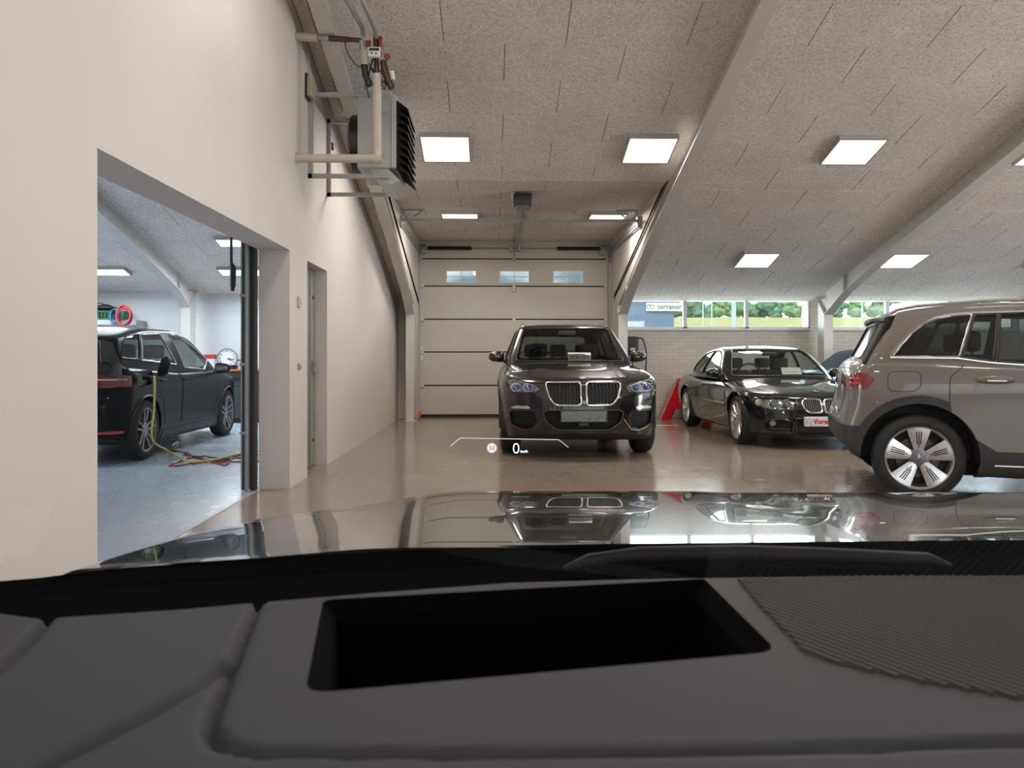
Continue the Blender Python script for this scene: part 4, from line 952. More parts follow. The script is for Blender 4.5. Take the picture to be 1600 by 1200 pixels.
for sg in (-1, 1):
    for k, w_ in enumerate(wins): eq.glassp(w_, 'x', sg, tm=M_trim if k == 0 else None, trim=.010, m=(eq.glassg if k == 0 else eq.glassf))
yb0 = wins[2][-1]
mny = min(p[0] for p in wins[2])
if mny > 1.7:
    for sg in (-1, 1): eq.glassp(rpoly([(mny - .03, 1.15), (mny - .03, 1.56), (1.95, 1.53), (1.5, 1.15)], .03), 'x', sg, m=eq.glassf)
# belt and roof mouldings
for sg in (-1, 1):
    for pts in ([(380, 372), (560, 374), (740, 376), (860, 392), (950, 402), (1097, 412)], [(378, 366), (430, 300), (492, 232), (555, 186), (625, 156), (715, 139), (820, 131), (960, 128), (1097, 124)]):
        q = Z(pts); c_ = []
        for (y, z) in q:
            h_ = eq.up.hit((y, z), 'x', sg)
            if h_: c_.append(h_ + Vector((sg * .004, 0, 0)))
        if len(c_) > 2: MB().tube(c_, .011, 6).build('window_moulding', M_trim, eq.root, smooth=True)
eq.glassp(rpoly([(-.72, 1.14), (-.60, 1.50), (.60, 1.50), (.72, 1.14)], .05), 'y', -1, 'windscreen', .012, m=eq.glassf)
for sg in (-1, 1): eq.up.cut([(sg * .54, 1.10), (sg * .84, 1.10), (sg * .74, 1.52), (sg * .47, 1.52)], 'y', 1, thr=.12).mesh('rear_corner_trim', mat('matt_black_trim', (.008, .008, .008), .6, spec=.1), off=.004, parent=eq.root)
eq.glassp(rpoly([(-.53, 1.17), (-.46, 1.47), (.46, 1.47), (.53, 1.17)], .05), 'y', 1, 'rear_window', .010, m=eq.glassg)
# gloss black strip beside the rear window, spoiler
sp_ = eq.up.cut(Z([(290, 175), (366, 182), (330, 250), (270, 310), (190, 362), (205, 335), (255, 255)]), 'x', -1); sp_.mesh('rear_corner_trim', M_black, off=.004, parent=eq.root)
q = MB(); yy = 4.30
v = []
for x in (-.62, -.3, 0, .3, .62): v += [(x, 3.82, 1.582 - .02 * (x / .62)**2), (x, 4.02 - .03 * (x / .62)**2, 1.530 - .02 * (x / .62)**2), (x, 4.01 - .03 * (x / .62)**2, 1.505 - .02 * (x / .62)**2), (x, 3.86, 1.51 - .02 * (x / .62)**2)]
q.add(v, [(4 * i + a_, 4 * i + (a_ + 1) % 4, 4 * i + 4 + (a_ + 1) % 4, 4 * i + 4 + a_) for i in range(4) for a_ in range(4)] + [(0, 3, 2, 1), (16, 17, 18, 19)]); q.build('roof_spoiler', P_eq, eq.root, smooth=30)
# tail lamps
tl = Z([(112, 458), (258, 461), (286, 485), (262, 532), (235, 541), (112, 541)], 'lo')
zt_ = (.91, 1.04); yt = 4.06
for sg in (-1, 1):
    M_red = mat('tail_lamp_red', (.20, .008, .012), .12, 0, 1); M_redb = mat('tail_lamp_bright', (.62, .04, .06), .2, 0, 1)
    d = eq.lo.cut([(yt, .985), (yt + .012, 1.005), (yt + .045, 1.04), (yt + .15, 1.04), (4.6, 1.04), (4.6, .91), (yt + .15, .91), (yt + .06, .91), (yt + .04, .93)], 'x', sg, thr=.02)
    o = d.mesh('tail_lamp', M_red, off=.005, parent=eq.root, wall=-.01)
    for z0, z1 in ((.35, .50), (.62, .74)):
        a_ = [eq.lo.hit((y, zt_[0] + (zt_[1] - zt_[0]) * z0), 'x', sg) for y in np.linspace(yt + .10, yt + .17, 6)]; a_ = [p + Vector((sg * .006, .003, 0)) for p in a_ if p]
        if len(a_) > 2: MB().tube(a_, .009, 5).build('light_strip', M_redb, o, smooth=True)
    d = eq.lo.cut([(sg * .35, zt_[1]), (sg * .95, zt_[1]), (sg * .95, zt_[0]), (sg * .35, zt_[0] + .03)], 'y', 1, thr=.35); d.mesh('tail_lamp_inner', M_red, off=.005, parent=o)
# fuel flap, door seams, handles
for sg in (-1, 1): pass
eq.panel(Z([(368, 447), (545, 445), (545, 530), (510, 555), (368, 553)], 'lo', r=.05), 'x', -1, 'charge_flap', seam=.0028)
dq = Z([(735, 382), (697, 480), (697, 640)], 'lo')
dpts = Z([(737, 384), (700, 478), (699, 600)], 'lo') + [(dq[2][0] - .03, .62), (3.18, .42), (2.42, .42), (2.40, 1.125)]
eq.arches(.436)
for sg in (-1, 1): eq.panel(dpts, 'x', sg, 'door')
for sg in (-1, 1): eq.panel([(2.385, 1.12), (2.40, .42), (1.30, .42), (1.25, .95), (1.45, 1.10)], 'x', sg, 'door')
for sg in (-1, 1):
    hq = Z([(850, 487), (1035, 497)], 'lo'); hy = (hq[0][0] + hq[1][0]) / 2; hz_ = (hq[0][1] + hq[1][1]) / 2
    for yy in (hy, hy - .95):
        c_ = eq.lo.hit((yy, hz_), 'x', sg)
        q = MB(); bm = bmesh.new(); bmesh.ops.create_uvsphere(bm, u_segments=18, v_segments=10, radius=1)
        for v in bm.verts: v.co = Vector((v.co.x * .020, v.co.y * .135, v.co.z * .034)) + c_ + Vector((sg * .012, 0, 0))
        bm.verts.index_update(); q.add([v.co for v in bm.verts], [[v.index for v in f.verts] for f in bm.faces]); bm.free()
        hd = q.build('door_handle', P_eq, eq.root, smooth=True)
        MB().tube([c_ + Vector((sg * .034, -.075, -.008)), c_ + Vector((sg * .034, .06, -.008))], .006, 6).build('handle_strip', M_trim, hd)
    for yw in eq.c['wy']:
        ro = .502; n = 48; d = eq.lo.cut([(yw + ro * math.cos(2 * PI * k / n), .36 + ro * math.sin(2 * PI * k / n)) for k in range(n)], 'x', sg); d.mesh('wheel_arch_trim', M_clad, off=.012, wall=-.02, parent=eq.root)
    d = eq.lo.cut([(-.2, .1), (-.2, .58), (.4, .55), (1.0, .45), (3.2, .45), (4.1, .56), (4.3, .60), (4.9, .62), (4.9, .1)], 'x', sg); d.mesh('sill_trim', M_clad, off=.006, wall=-.01, parent=eq.root)
    MB().tube([(sg * .925, 1.45, .315), (sg * .925, 3.2, .315)], .009, 6).build('sill_strip', M_trim, eq.root)
    eq.mirror(sg * 1.0, 1.55, 1.13, sg, .2, .15)
    c_ = [eq.up.hit((sg * .62, y), 'z', 1) for y in (2.0, 2.6, 3.2, 3.7, 3.85)]; c_ = [p + Vector((0, 0, .022)) for p in c_ if p]
    if len(c_) > 2: MB().tube([c_[0] - Vector((0, .06, .03))] + c_ + [c_[-1] + Vector((0, .06, -.035))], .013, 8).build('roof_rail', M_trim, eq.root, smooth=True)
d = eq.lo.cut([(-1, .1), (-1, .60), (1, .60), (1, .1)], 'y', 1); d.mesh('bumper_trim', M_clad, off=.006, parent=eq.root)
d = eq.lo.cut([(-1, .1), (-1, .55), (1, .55), (1, .1)], 'y', -1); d.mesh('bumper_trim', M_clad, off=.006, parent=eq.root)
eq.panel([(-.55, .70), (-.62, 1.08), (.62, 1.08), (.55, .70)], 'y', 1, 'tailgate')
eq.seats(((2.35, (-.38, .38)), (3.2, (-.42, 0, .42)), (3.70, (-.4, .4))), hz=1.40, top=1.20)
eq.finish()
star = None
for sg in (-1, 1):
    for y in eq.c['wy']:
        w_ = wheel(eq, sg * .915, y, .352, .252, .235, sg, 'blade')
        h_ = .1175; q = MB(); q.lathe([(.034, h_ * .76), (.037, h_ * .79), (.040, h_ * .76)], 24, 'x')
        for k in range(3):
            a_ = PI / 2 + k * 2 * PI / 3; q.tube([(h_ * .77, 0, 0), (h_ * .77, .034 * math.cos(a_), .034 * math.sin(a_))], [.006, .0015], 5)
        q.build('hub_badge', M_silver, w_)
# ================================================================ dark charging hatchback in the workshop
P_id = mat('dark_slate_metallic', (.0055, .007, .010), .35, .0, .10, coatr=.03)
ida = PI + .0105
P_id.node_tree.nodes['Principled BSDF'].inputs['Specular IOR Level'].default_value = .10
idc = Car('hatchback', 'dark slate hatchback charging from a yellow cable in the workshop', (-4.90, 12.48, 0), ida, dict(paint=P_id, L=4.261, W=1.809, zb=.18, R=.34, wy=(.79, 3.56), cowl=1.0, shelf=1.00,
    bot=[(0, .24), (.5, .17), (3.6, .18), (4.261, .27)],
    top=[(0, .74), (.3, .88), (.8, .98), (1.1, 1.02), (2.4, 1.01), (3.4, 1.07), (4.0, 1.10), (4.261, 1.06)],
    plan=[(0, .88), (.4, .96), (.8, 1.0), (3.4, 1), (3.9, .98), (4.261, .92)], sec=[(.18, .94), (.4, .98), (.6, .99), (.8, 1.0), (.95, .97), (1.1, .91)],
    fp=[(.18, .10), (.4, 0), (.6, .02), (.8, .10), (1.0, .25)], rp=[(.18, .10), (.35, .01), (.6, 0), (.85, .05), (1.1, .14)],
    flare=.015, crown=.03, rbow=(.10, .16), rb=.04, rc=.14,
    up=dict(zb=.95, roof=[(.8, 1.02), (1.3, 1.30), (1.75, 1.49), (2.2, 1.56), (2.8, 1.555), (3.5, 1.48), (3.95, 1.40), (4.2, 1.35)], front=[(.95, .88), (1.5, 1.80)], rear=[(.95, 4.16), (1.15, 4.08), (1.38, 3.92), (1.55, 3.7)],
        hw=[(.95, .845), (1.05, .83), (1.35, .70), (1.5, .62), (1.57, .60)], plan=[(.9, .97), (1.8, 1), (3.2, 1), (4.1, .93)], rc=.12, ra=.12, rb=.06), tint=(.45, .52, .50), glassname='hatchback_glass'))
Y = lambda pts, w='up', r=0: zt3(idc, pts, 4.285, 140, 460, w, r)
idq = Y([(207, 425), (222, 330), (240, 280), (328, 264), (336, 435)], r=.02)
idr = Y([(342, 270), (468, 264), (530, 370), (580, 468), (346, 440)], r=.02)
idf = Y([(530, 266), (600, 282), (700, 360), (785, 440), (768, 500), (632, 488)], r=.02)
for sg in (-1, 1):
    for k, w_ in enumerate((idq, idr, idf)): idc.glassp(w_, 'x', sg, tm=M_trim if k else None, trim=.009)
idc.glassp(rpoly([(-.72, 1.03), (-.55, 1.44), (.55, 1.44), (.72, 1.03)], .05), 'y', -1, 'windscreen', .012)
idc.glassp(rpoly([(-.62, 1.10), (-.52, 1.36), (.52, 1.36), (.62, 1.10)], .05), 'y', 1, 'rear_window', .01)
d = idc.up.cut([(-.84, .95), (-.72, 1.2), (-.64, 1.34), (-.52, 1.37), (.52, 1.37), (.64, 1.34), (.72, 1.2), (.84, .95)], 'y', 1); d.mesh('tailgate_trim', mat('gloss_black', (.008, .008, .009), .12, 0, 1), parent=idc.root, off=.003)
for sg in (-1, 1):
    d = idc.lo.cut([(3.93, .865), (3.95, .98), (4.6, .98), (4.6, .84), (4.1, .84)], 'x', sg, thr=.02); o = d.mesh('tail_lamp', M_red, off=.006, wall=-.01, parent=idc.root)
    d = idc.lo.cut([(sg * .25, .85), (sg * .25, .97), (sg * .95, .97), (sg * .95, .85)], 'y', 1, thr=.3); d.mesh('tail_lamp_inner', M_red, off=.006, parent=o)
    a_ = [idc.lo.hit((sg * x, .93), 'y', 1) for x in np.linspace(.3, .84, 8)]; a_ = [p + Vector((0, .010, 0)) for p in a_ if p]; MB().tube(a_, .008, 5).build('light_strip', mat('lit_strip_pale', (.8, .55, .55), .3), o, smooth=True)
    a_ = [idc.lo.hit((sg * x, .36), 'y', 1) for x in np.linspace(.52, .83, 6)]; a_ = [p + Vector((0, .002, 0)) for p in a_ if p]; MB().tube(a_, .018, 5).build('rear_reflector', M_redb, idc.root, smooth=True)
    idc.mirror(sg * .985, 1.32, 1.02, sg, .22, .15, m=idc.paint)
idc.panel([(-.62, .50), (-.66, .83), (.66, .83), (.62, .50)], 'y', 1, 'tailgate')
o_, d = idc.recess(rpoly(Y([(300, 515), (405, 505), (420, 600), (330, 620)], 'lo'), .03), 'x', -1, 'charge_port', .05, M_black)
fl_ = Y([(365, 490), (400, 392), (440, 385), (485, 440), (455, 520), (400, 525)], 'lo', r=.02)
idc.arches(.385, .012, M_black)
for sg in (-1, 1):
    idc.panel([(2.55, 1.02), (2.56, .36), (3.05, .38), (3.12, .62), (3.28, .82), (3.30, 1.05)], 'x', sg, 'door')
    idc.panel([(2.53, 1.0), (2.54, .36), (1.35, .36), (1.28, .6), (1.25, .96)], 'x', sg, 'door')
    for y in (3.12, 2.42):
        c_ = idc.lo.hit((y, .90), 'x', sg); MB().bbox(c_.x - .012, c_.x + .014, y - .10, y + .10, .885, .915, .012).build('door_handle', idc.paint, idc.root, smooth=50)
    d = idc.lo.cut([(1.25, .1), (1.25, .30), (3.1, .30), (3.1, .1)], 'x', sg); d.mesh('sill_trim', M_clad, off=.006, wall=-.01, parent=idc.root)
idc.panel([(-.7, .12), (.7, .12), (.78, .85), (0, .80), (-.78, .85)], 'z', 1, 'bonnet')
idc.seats(((2.1, (-.37, .37)), (3.0, (-.4, 0, .4))), hz=1.34, top=1.14)
q = MB().tube([(0, 3.6, 1.47), (0, 3.72, 1.60)], [.012, .005], 8); q.build('aerial', M_black, idc.root, smooth=True)
idc.finish()
for sg in (-1, 1):
    for y in idc.c['wy']: wheel(idc, sg * .905, y, .345, .245, .215, sg, 'pair5', mat('alloy_grey', (.32, .32, .33), .35, .8))
# open charge flap (part), plug and yellow cable (things)
pc = idc.lo.hit(Y([(350, 555)], 'lo')[0], 'x', -1)
fm = MB(); fm.prism([(0, 0), (.02, .10), (.05, .20), (.13, .22), (.19, .13), (.17, .02), (.10, -.02)], 'x', -.006, .006)
fo = fm.build('charge_flap_open', mat('flap_black', (.012, .012, .013), .35), idc.root); fo.location = pc + Vector((-.12, -.12, .02)); fo.rotation_euler = (0, math.radians(-8), math.radians(62))
pw = idc.M @ pc
plug = thing('charging_plug', 'black and blue plug in the side of the dark hatchback', 'plug', pw + Vector((.02, 0, 0)))
MB().tube([(.0, 0, 0), (.10, -.01, -.01)], .030, 12).build('connector', M_black, plug, smooth=40)
MB().tube([(.09, -.01, -.01), (.15, -.06, .0), (.17, -.12, .01)], [.022, .021, .017], 10).build('grip', mat('plug_blue', (.03, .16, .38), .4), plug, smooth=True)
def bez(pts, n=10):
    """Catmull-Rom through the points"""
    P = [Vector(p) for p in pts]; P = [P[0] * 2 - P[1]] + P + [P[-1] * 2 - P[-2]]; out = []
    for i in range(1, len(P) - 2):
        a, b, c, d = P[i - 1:i + 3]
        for k in range(n): t = k / n; out.append(.5 * ((2 * b) + (c - a) * t + (2 * a - 5 * b + 4 * c - d) * t * t + (3 * b - a - 3 * c + d) * t**3))
    return out + [P[-2]]
def fl(px, py, z=.01):
    D = (H - z) * F / (py - 559); p = at(px, py, D); p.z = z; return p
s_ = pw + Vector((.19, -.12, .01))
cab = [s_, s_ + Vector((.06, -.12, -.05)), s_ + Vector((.07, -.16, -.35)), s_ + Vector((.06, -.18, -.68)), fl(262, 704, .06), fl(276, 713, .035), fl(297, 721, .035), fl(330, 719, .035), fl(365, 711, .035), fl(391, 706, .035), fl(420, 703, .035)]
tag(MB().tube(bez(cab), .0115, 8).build('charging_cable', mat('cable_yellow', (.62, .58, .10), .45), smooth=True), 'yellow charging cable running from the dark hatchback over the floor', 'cable')
rc = [fl(243, 706, .012), fl(262, 703), fl(300, 712), fl(266, 726), fl(275, 728), fl(320, 722), fl(350, 717), fl(300, 713), fl(290, 711), fl(340, 724), fl(352, 727), fl(360, 717), fl(330, 720), fl(372, 716), fl(385, 712), fl(350, 715), fl(340, 722), fl(392, 721), fl(430, 720)]
rcp = bez(rc); 
for i, p in enumerate(rcp): p.z = .012 + .012 * (i % 7 == 3)
tag(MB().tube(rcp, .009, 6).build('air_hose', mat('hose_red', (.30, .045, .05), .5), smooth=True), 'thin red hose lying in loops on the blue workshop floor', 'hose')
gc = [fl(270, 696, .25), fl(277, 690, .32), fl(276, 697, .15), fl(268, 702, .03), fl(262, 706, .01)]
tag(MB().tube(bez(gc), .008, 6).build('grey_cord', mat('cord_grey', (.4, .4, .38), .5), smooth=True), 'short grey cord curling down under the dark hatchback door', 'cord')
# ================================================================ pale blue convertible behind
P_cb = mat('pale_blue_paint', (.22, .42, .62), .25, .2, 1.0)
M_top = mat('dark_blue_fabric', (.015, .028, .055), .85, bump=(300, .2, .002))
cb = Car('convertible', 'pale blue convertible with dark blue soft top behind the coupe', (9.55, 13.25, 0), PI / 2, dict(paint=P_cb, L=4.3, W=1.76, zb=.17, R=.32, wy=(.75, 3.4), cowl=1.4, shelf=.95,
    top=[(0, .66), (.3, .78), (1.1, .90), (1.5, .94), (2.5, .93), (3.4, .96), (4.1, .97), (4.3, .90)], plan=[(0, .88), (.5, .98), (3.4, 1), (4.3, .9)], sec=[(.15, .94), (.5, 1), (.8, .98), (1.0, .86)],
    fp=[(.15, .07), (.4, 0), (.9, .2)], rp=[(.15, .05), (.4, 0), (.95, .08)],
    up=dict(zb=.90, roof=[(1.2, 1.0), (2.0, 1.30), (2.6, 1.36), (3.2, 1.32), (3.9, 1.1)], front=[(.9, 1.4), (1.3, 2.0)], rear=[(.9, 3.85), (1.3, 3.35)], hw=[(.9, .80), (1.3, .62), (1.4, .6)], plan=[(1.4, 1), (3.9, .95)])))
for sg in (-1, 1): cb.glassp(rpoly([(1.8, .985), (2.15, 1.24), (2.9, 1.26), (3.25, 1.2), (3.42, 1.0)], .03), 'x', sg)
cb.glassp(rpoly([(-.66, .97), (-.54, 1.27), (.54, 1.27), (.66, .97)], .05), 'y', -1, 'windscreen', .012)
cb.arches(.37, .01); cb.seats(((2.5, (-.36, .36)),), hz=1.18, top=1.0, w=.44)
for sg in (-1, 1): cb.mirror(sg * .93, 1.7, 1.02, sg)
cb.finish(roofm=M_top)
for sg in (-1, 1):
    for y in cb.c['wy']: wheel(cb, sg * .87, y, .32, .23, .21, sg, 'star5')
# ================================================================ OUTDOORS
M_gr = mat('meadow_grass', (.34, .36, .14), .95, noise=.8, amp=.35)
def terr(y): return float(np.interp(y, [15.6, 20, 60, 150, 260], [-.1, .9, 3.45, 9.1, 9.6]))
xs = np.linspace(-70, 150, 60); ys = np.concatenate([np.linspace(15.6, 60, 30), np.linspace(65, 260, 30)]); V = []; Fs = []
for j, y in enumerate(ys):
    for i, x in enumerate(xs): V.append((x, y, terr(y) + .12 * math.sin(x * .31 + y * .17) * min(1, (y - 15) / 20)))
for j in range(len(ys) - 1):
    for i in range(len(xs) - 1): a_ = j * len(xs) + i; Fs.append((a_, a_ + 1, a_ + len(xs) + 1, a_ + len(xs)))
MB().add(V, Fs).build('ground_meadow', M_gr, smooth=True, **S)
MB().box(-200, 200, -60, -9.3, -.2, -.1).build('ground_forecourt', mat('asphalt_pale', (.22, .22, .21), .9, noise=1), **S)
MB().box(14.3, 200, -9.3, 15.5, -.2, -.1).build('ground_side', MATS['asphalt_pale'], **S)
MB().box(-200, -10.3, -9.3, 15.5, -.2, -.1).build('ground_yard', MATS['asphalt_pale'], **S)
bd = thing('office_building', 'blue-grey flat building with a pale sign seen through the first window', 'building', (8.5, 62, 3.3))
MB().box(-12, 6.2, 0, 8, -.6, 3.0).build('facade', mat('facade_blue_grey', (.11, .18, .31), .7, noise=2), bd)
MB().box(-12.2, 6.4, -.1, 8.2, 3.0, 3.25).build('roof_edge', mat('roof_edge_grey', (.2, .22, .25), .6), bd)
pl = at(1014, 484.5, 61); pr = at(1069, 471.5, 61); cx, cz = (pl.x + pr.x) / 2, (pl.z + pr.z) / 2
sgn_ = MB().box(pl.x - 8.5, pr.x - 8.5 + .3, -.25, -.1, pl.z - 3.3, pr.z - 3.3).build('sign_board', mat('sign_white', (.80, .85, .85), .5), bd)
M_teal = mat('sign_teal', (.03, .17, .19), .5)
h_ = (pr.z - pl.z)
text('sign_lettering', 'terranor', .56, frame_y(cx - 8.5 + .50, -.27, cz - 3.3), M_teal, sgn_, .005, .012)
q = MB()
for k, x in enumerate((-1.22, -.93)): q.tube([(cx - 8.5 + x + .14 * math.cos(a_), -.27, cz - 3.3 + .17 * math.sin(a_)) for a_ in [j * PI / 9 + (0 if k else 0.5) for j in range(18 if k else 15)]], .03, 5, closed=bool(k))
q.build('sign_emblem', M_teal, sgn_)
# trees along the far edge of the meadow
M_lf = [mat('leaf_green_%s' % n, c, .8, noise=1.2, amp=.4) for n, c in (('a', (.13, .25, .13)), ('b', (.17, .30, .14)), ('c', (.11, .22, .15)))]
M_tr = mat('bark', (.10, .08, .06), .9)
def crown_mesh(seed, m):
    rd = random.Random(seed); q = MB(); bm = bmesh.new()
    for _ in range(16):
        a_, r_, z = rd.uniform(0, 2 * PI), rd.uniform(0, 1.4), rd.uniform(1.0, 4.3); s_ = rd.uniform(.7, 1.25) * (1.15 - abs(z - 2.4) * .22)
        g = bmesh.ops.create_icosphere(bm, subdivisions=2, radius=s_); 
        for v in g['verts']: v.co = v.co * rd.uniform(.86, 1.14) + Vector((r_ * math.cos(a_) * (1.2 - z * .12), r_ * math.sin(a_), z))
    bm.verts.index_update(); me = bpy.data.meshes.new('crown'); bm.to_mesh(me); bm.free(); me.materials.append(m); return me
crowns = [crown_mesh(i, M_lf[i % 3]) for i in range(6)]
tm_ = MB().tube([(0, 0, -.5), (0, 0, 1.6)], [.2, .12], 8); trunk = tm_.build('trunk', M_tr, None); trunk_me = trunk.data; bpy.data.objects.remove(trunk)
rd = random.Random(3); x = 22.0; i = 0
while x < 118:
    y = 150 + (14 if i % 2 else 0) + rd.uniform(-1, 1); s_ = rd.uniform(.74, .92)
    t = thing('meadow_tree', 'leafy green tree in the row beyond the meadow', 'tree', (x, y, terr(y) - .1), rd.uniform(0, 6), 'trees beyond the meadow'); t.scale = (s_ * 1.25, s_ * 1.25, s_)
    a_ = bpy.data.objects.new('crown', crowns[i % 6]); COL.objects.link(a_); a_.parent = t
    b_ = bpy.data.objects.new('trunk', trunk_me); COL.objects.link(b_); b_.parent = t
    x += rd.uniform(2.1, 2.4); i += 1
# masts and posts in the meadow
M_mast = mat('mast_pale_blue', (.45, .58, .68), .5)
def post(px, D, w, lb, top=None, bent=False):
    p = at(px, 510, D); zt = 7.5; t = thing('lamp_post' if bent else 'slim_post', lb, 'post', (p.x, p.y, terr(p.y)))
    if bent:
        zz = at(px, 477, D).z - terr(p.y); MB().tube([(0, 0, -.3), (0, 0, zz), (-.06, 0, zz + .25), (-.35, 0, zz + .6), (-.5, 0, zz + .62)], w, 10).build('pole', M_mast, t, smooth=True); MB().bbox(-.95, -.45, -.1, .1, zz + .55, zz + .7, .04).build('lantern', M_mast, t, smooth=50)
    else: MB().tube([(0, 0, -.3), (0, 0, 6)], w, 8).build('pole', M_mast, t, smooth=True); MB().lathe([(0, 6.05), (w * 1.3, 6.0), (w * 1.3, 5.9)], 8, 'z').build('cap', M_mast, t)
post(1146.5, 24, .075, 'thick pale lamp post with a bent head outside the second window', bent=True)
post(1098.5, 40, .035, 'slim pale post outside, left one of a close pair'); post(1112, 40, .035, 'slim pale post outside, right one of a close pair'); post(1347, 30, .035, 'slim pale post outside the window right of the rafter')
# ================================================================ WALL HEATER and its pipes
M_hg = mat('heater_grey_paint', (.40, .415, .40), .45, noise=3, amp=.04); M_ins = mat('pipe_insulation_cream', (.50, .46, .38), .6, noise=6, amp=.08)
HX, HY = -1.335, 7.60
ht = thing('unit_heater', 'grey fan heater with black louvres bracketed high on the plaster wall', 'heater', (HX, HY, 3.04))
def hc(mb, name, m, par=None, smooth=False): o = mb.build(name, m, ht if par is None else par, smooth=smooth); return o
x0, x1 = 0., .36
hc(MB().bbox(0, .335, 0, .78, .0, .76, .012), 'casing', M_hg)
hc(MB().bbox(.335, .385, -.02, .80, -.0, .72, .008), 'front_frame', M_hg)
hc(MB().prism([(.12, 0), (.30, 0), (.42, -.12), (.32, -.16), (.18, -.1)], 'y', .02, .76), 'drip_tray', M_hg)
for k in range(9):
    z = .66 - k * .078; q = MB(); q.prism([(.385, z), (.385, z + .012), (.50, z - .075), (.495, z - .088)], 'y', 0, .78); q.prism([(.385, z), (.385, z - .055), (.495, z - .088)], 'y', -.002, .004); hc(q, 'louvre', mat('louvre_black', (.01, .01, .01), .8, spec=.15))
q = MB().lathe([(.30, 0), (.30, -.10), (.24, -.13), (.0, -.13)], 28, 'x', (0, .39, .33)); hc(q, 'fan_shroud', M_black, smooth=40)
br = thing('wall_bracket', 'galvanised steel bracket frame carrying the wall heater', 'bracket', (XW, 7.55, 3.0))
q = MB()
for y in (.06, .92): q.box(0, .04, y - .02, y + .02, -.06, .80)
hc(q, 'upright', M_galv, br)
q = MB()
for y in (.06, .92): q.box(0, .62, y - .02, y + .02, .74, .78); q.box(0, .80, y - .02, y + .02, -.06, -.02)
hc(q, 'arm', M_galv, br)
pp = thing('heating_pipes', 'cream insulated heating pipes with brass valves beside the wall heater', 'pipe', (XW, 7.5, 2.9))
B = Vector((XW, 7.5, 2.9))
def at_(px, py, D=7.10): return at(px, py, D) - B
def pc_(pts, r, name, m, n=12): 
    return MB().tube([at_(*p) for p in pts], r, n).build(name, m, pp, smooth=50)
a_ = at_(589, 248); w_ = Vector((0.0, a_.y, a_.z))
MB().tube([w_, a_], .040, 14).build('insulated_pipe', M_ins, pp, smooth=50); MB().lathe([(0, -.0), (.055, 0), (.055, .012), (.0, .012)], 16, 'x', w_).build('wall_collar', M_ins, pp)
bm_ = MB(); bm_.lathe([(.046, -.05), (.05, -.03), (.046, .05)], 14, 'x', a_); bm_.build('pipe_elbow', M_ins, pp, smooth=True)
MB().tube([a_ + Vector((0, 0, -.03)), at_(589, 116)], .042, 14).build('insulated_pipe', M_ins, pp, smooth=50)
# upper pipe to the wall, sections of cream, steel, brass
u0 = at_(565, 63); uw = Vector((0.0, u0.y, u0.z + .03)); lerp = lambda t: uw + (u0 - uw) * t
M_brass = mat('brass_pipe', (.09, .055, .035), .45, .6); M_redv = mat('valve_red', (.26, .02, .02), .4)
MB().tube([lerp(0), lerp(.32)], .038, 12).build('insulated_pipe', M_ins, pp, smooth=50); MB().tube([lerp(.32), lerp(.52)], .024, 10).build('pipe_steel', M_galv, pp, smooth=50); MB().tube([lerp(.50), lerp(.8)], .028, 8).build('pipe_brass', M_brass, pp, smooth=30); MB().tube([lerp(.78), lerp(1)], .022, 10).build('pipe_brass', M_brass, pp, smooth=30)
MB().tube([u0, at_(568, 95)], .026, 10).build('pipe_steel', M_galv, pp, smooth=50)
MB().tube([at_(568, 80), at_(569, 102)], .040, 12).build('air_vent', M_ins, pp, smooth=50)
MB().tube([at_(569, 100), at_(571, 118), at_(578, 134)], [.035, .03, .032], 10).build('control_valve', M_black, pp, smooth=50)
MB().tube([at_(587, 55), at_(588, 95), at_(589, 118)], .024, 10).build('pipe_brass', M_brass, pp, smooth=50)
MB().tube([at_(598, 95), at_(601, 112), at_(612, 138)], [.025, .034, .03], 10).build('pipe_brass', M_brass, pp, smooth=50)
c_ = at_(594, 70); MB().bbox(c_.x - .012, c_.x + .012, c_.y - .03, c_.y + .03, c_.z - .10, c_.z + .05, .006).build('valve_handle', M_redv, pp)
c_ = at_(605, 89); MB().lathe([(0, -.01), (.03, -.01), (.03, .015), (0, .015)], 12, 'y', c_).build('valve_wheel', M_redv, pp, smooth=40)
c_ = at_(576, 65); MB().bbox(c_.x - .03, c_.x + .02, c_.y - .01, c_.y + .01, c_.z - .05, c_.z + .01, .004).build('valve_handle', M_redv, pp)
c_ = at_(594, 60); MB().lathe([(0, -.01), (.02, -.01), (.02, .015), (0, .015)], 12, 'y', c_).build('valve_wheel', M_redv, pp, smooth=40)
q = MB().tube([at_(612, 112), at_(614, 125)], .022, 8); q.build('actuator', M_wf, pp, smooth=40)
rdm = random.Random(5)
for k in range(7):
    a0 = at_(585 + rdm.uniform(-12, 6), 88 + rdm.uniform(0, 18)); a1 = at_(576 + rdm.uniform(-6, 34), 122 + rdm.uniform(0, 20)); mid = (a0 + a1) / 2 + Vector((rdm.uniform(-.06, .08), 0, rdm.uniform(-.1, .02)))
    MB().tube(bez([a0, mid, a1], 8), .005, 5).build('wire', M_black, pp, smooth=True)
MB().tube(bez([at_(538, 63), at_(543, 82), at_(555, 100), at_(566, 106)], 8), .005, 5).build('wire', M_black, pp, smooth=True)
MB().tube(bez([at_(572, 118), at_(574, 140), at_(576, 154)], 8), .005, 5).build('wire', M_black, pp, smooth=True)
mt = thing('heat_meter', 'small white meter with a dark display between the pipes', 'meter', at(585, 82, 7.0))
MB().bbox(-.056, .056, -.02, .02, -.045, .045, .006).build('meter_case', M_wf, mt); MB().box(-.044, .044, -.024, -.018, .008, .032).build('display', M_dark, mt)
for x in (-.022, .018): MB().lathe([(0, -.024), (.008, -.024), (.008, -.018)], 10, 'y', (x, 0, -.016)).build('meter_button', M_black, mt)
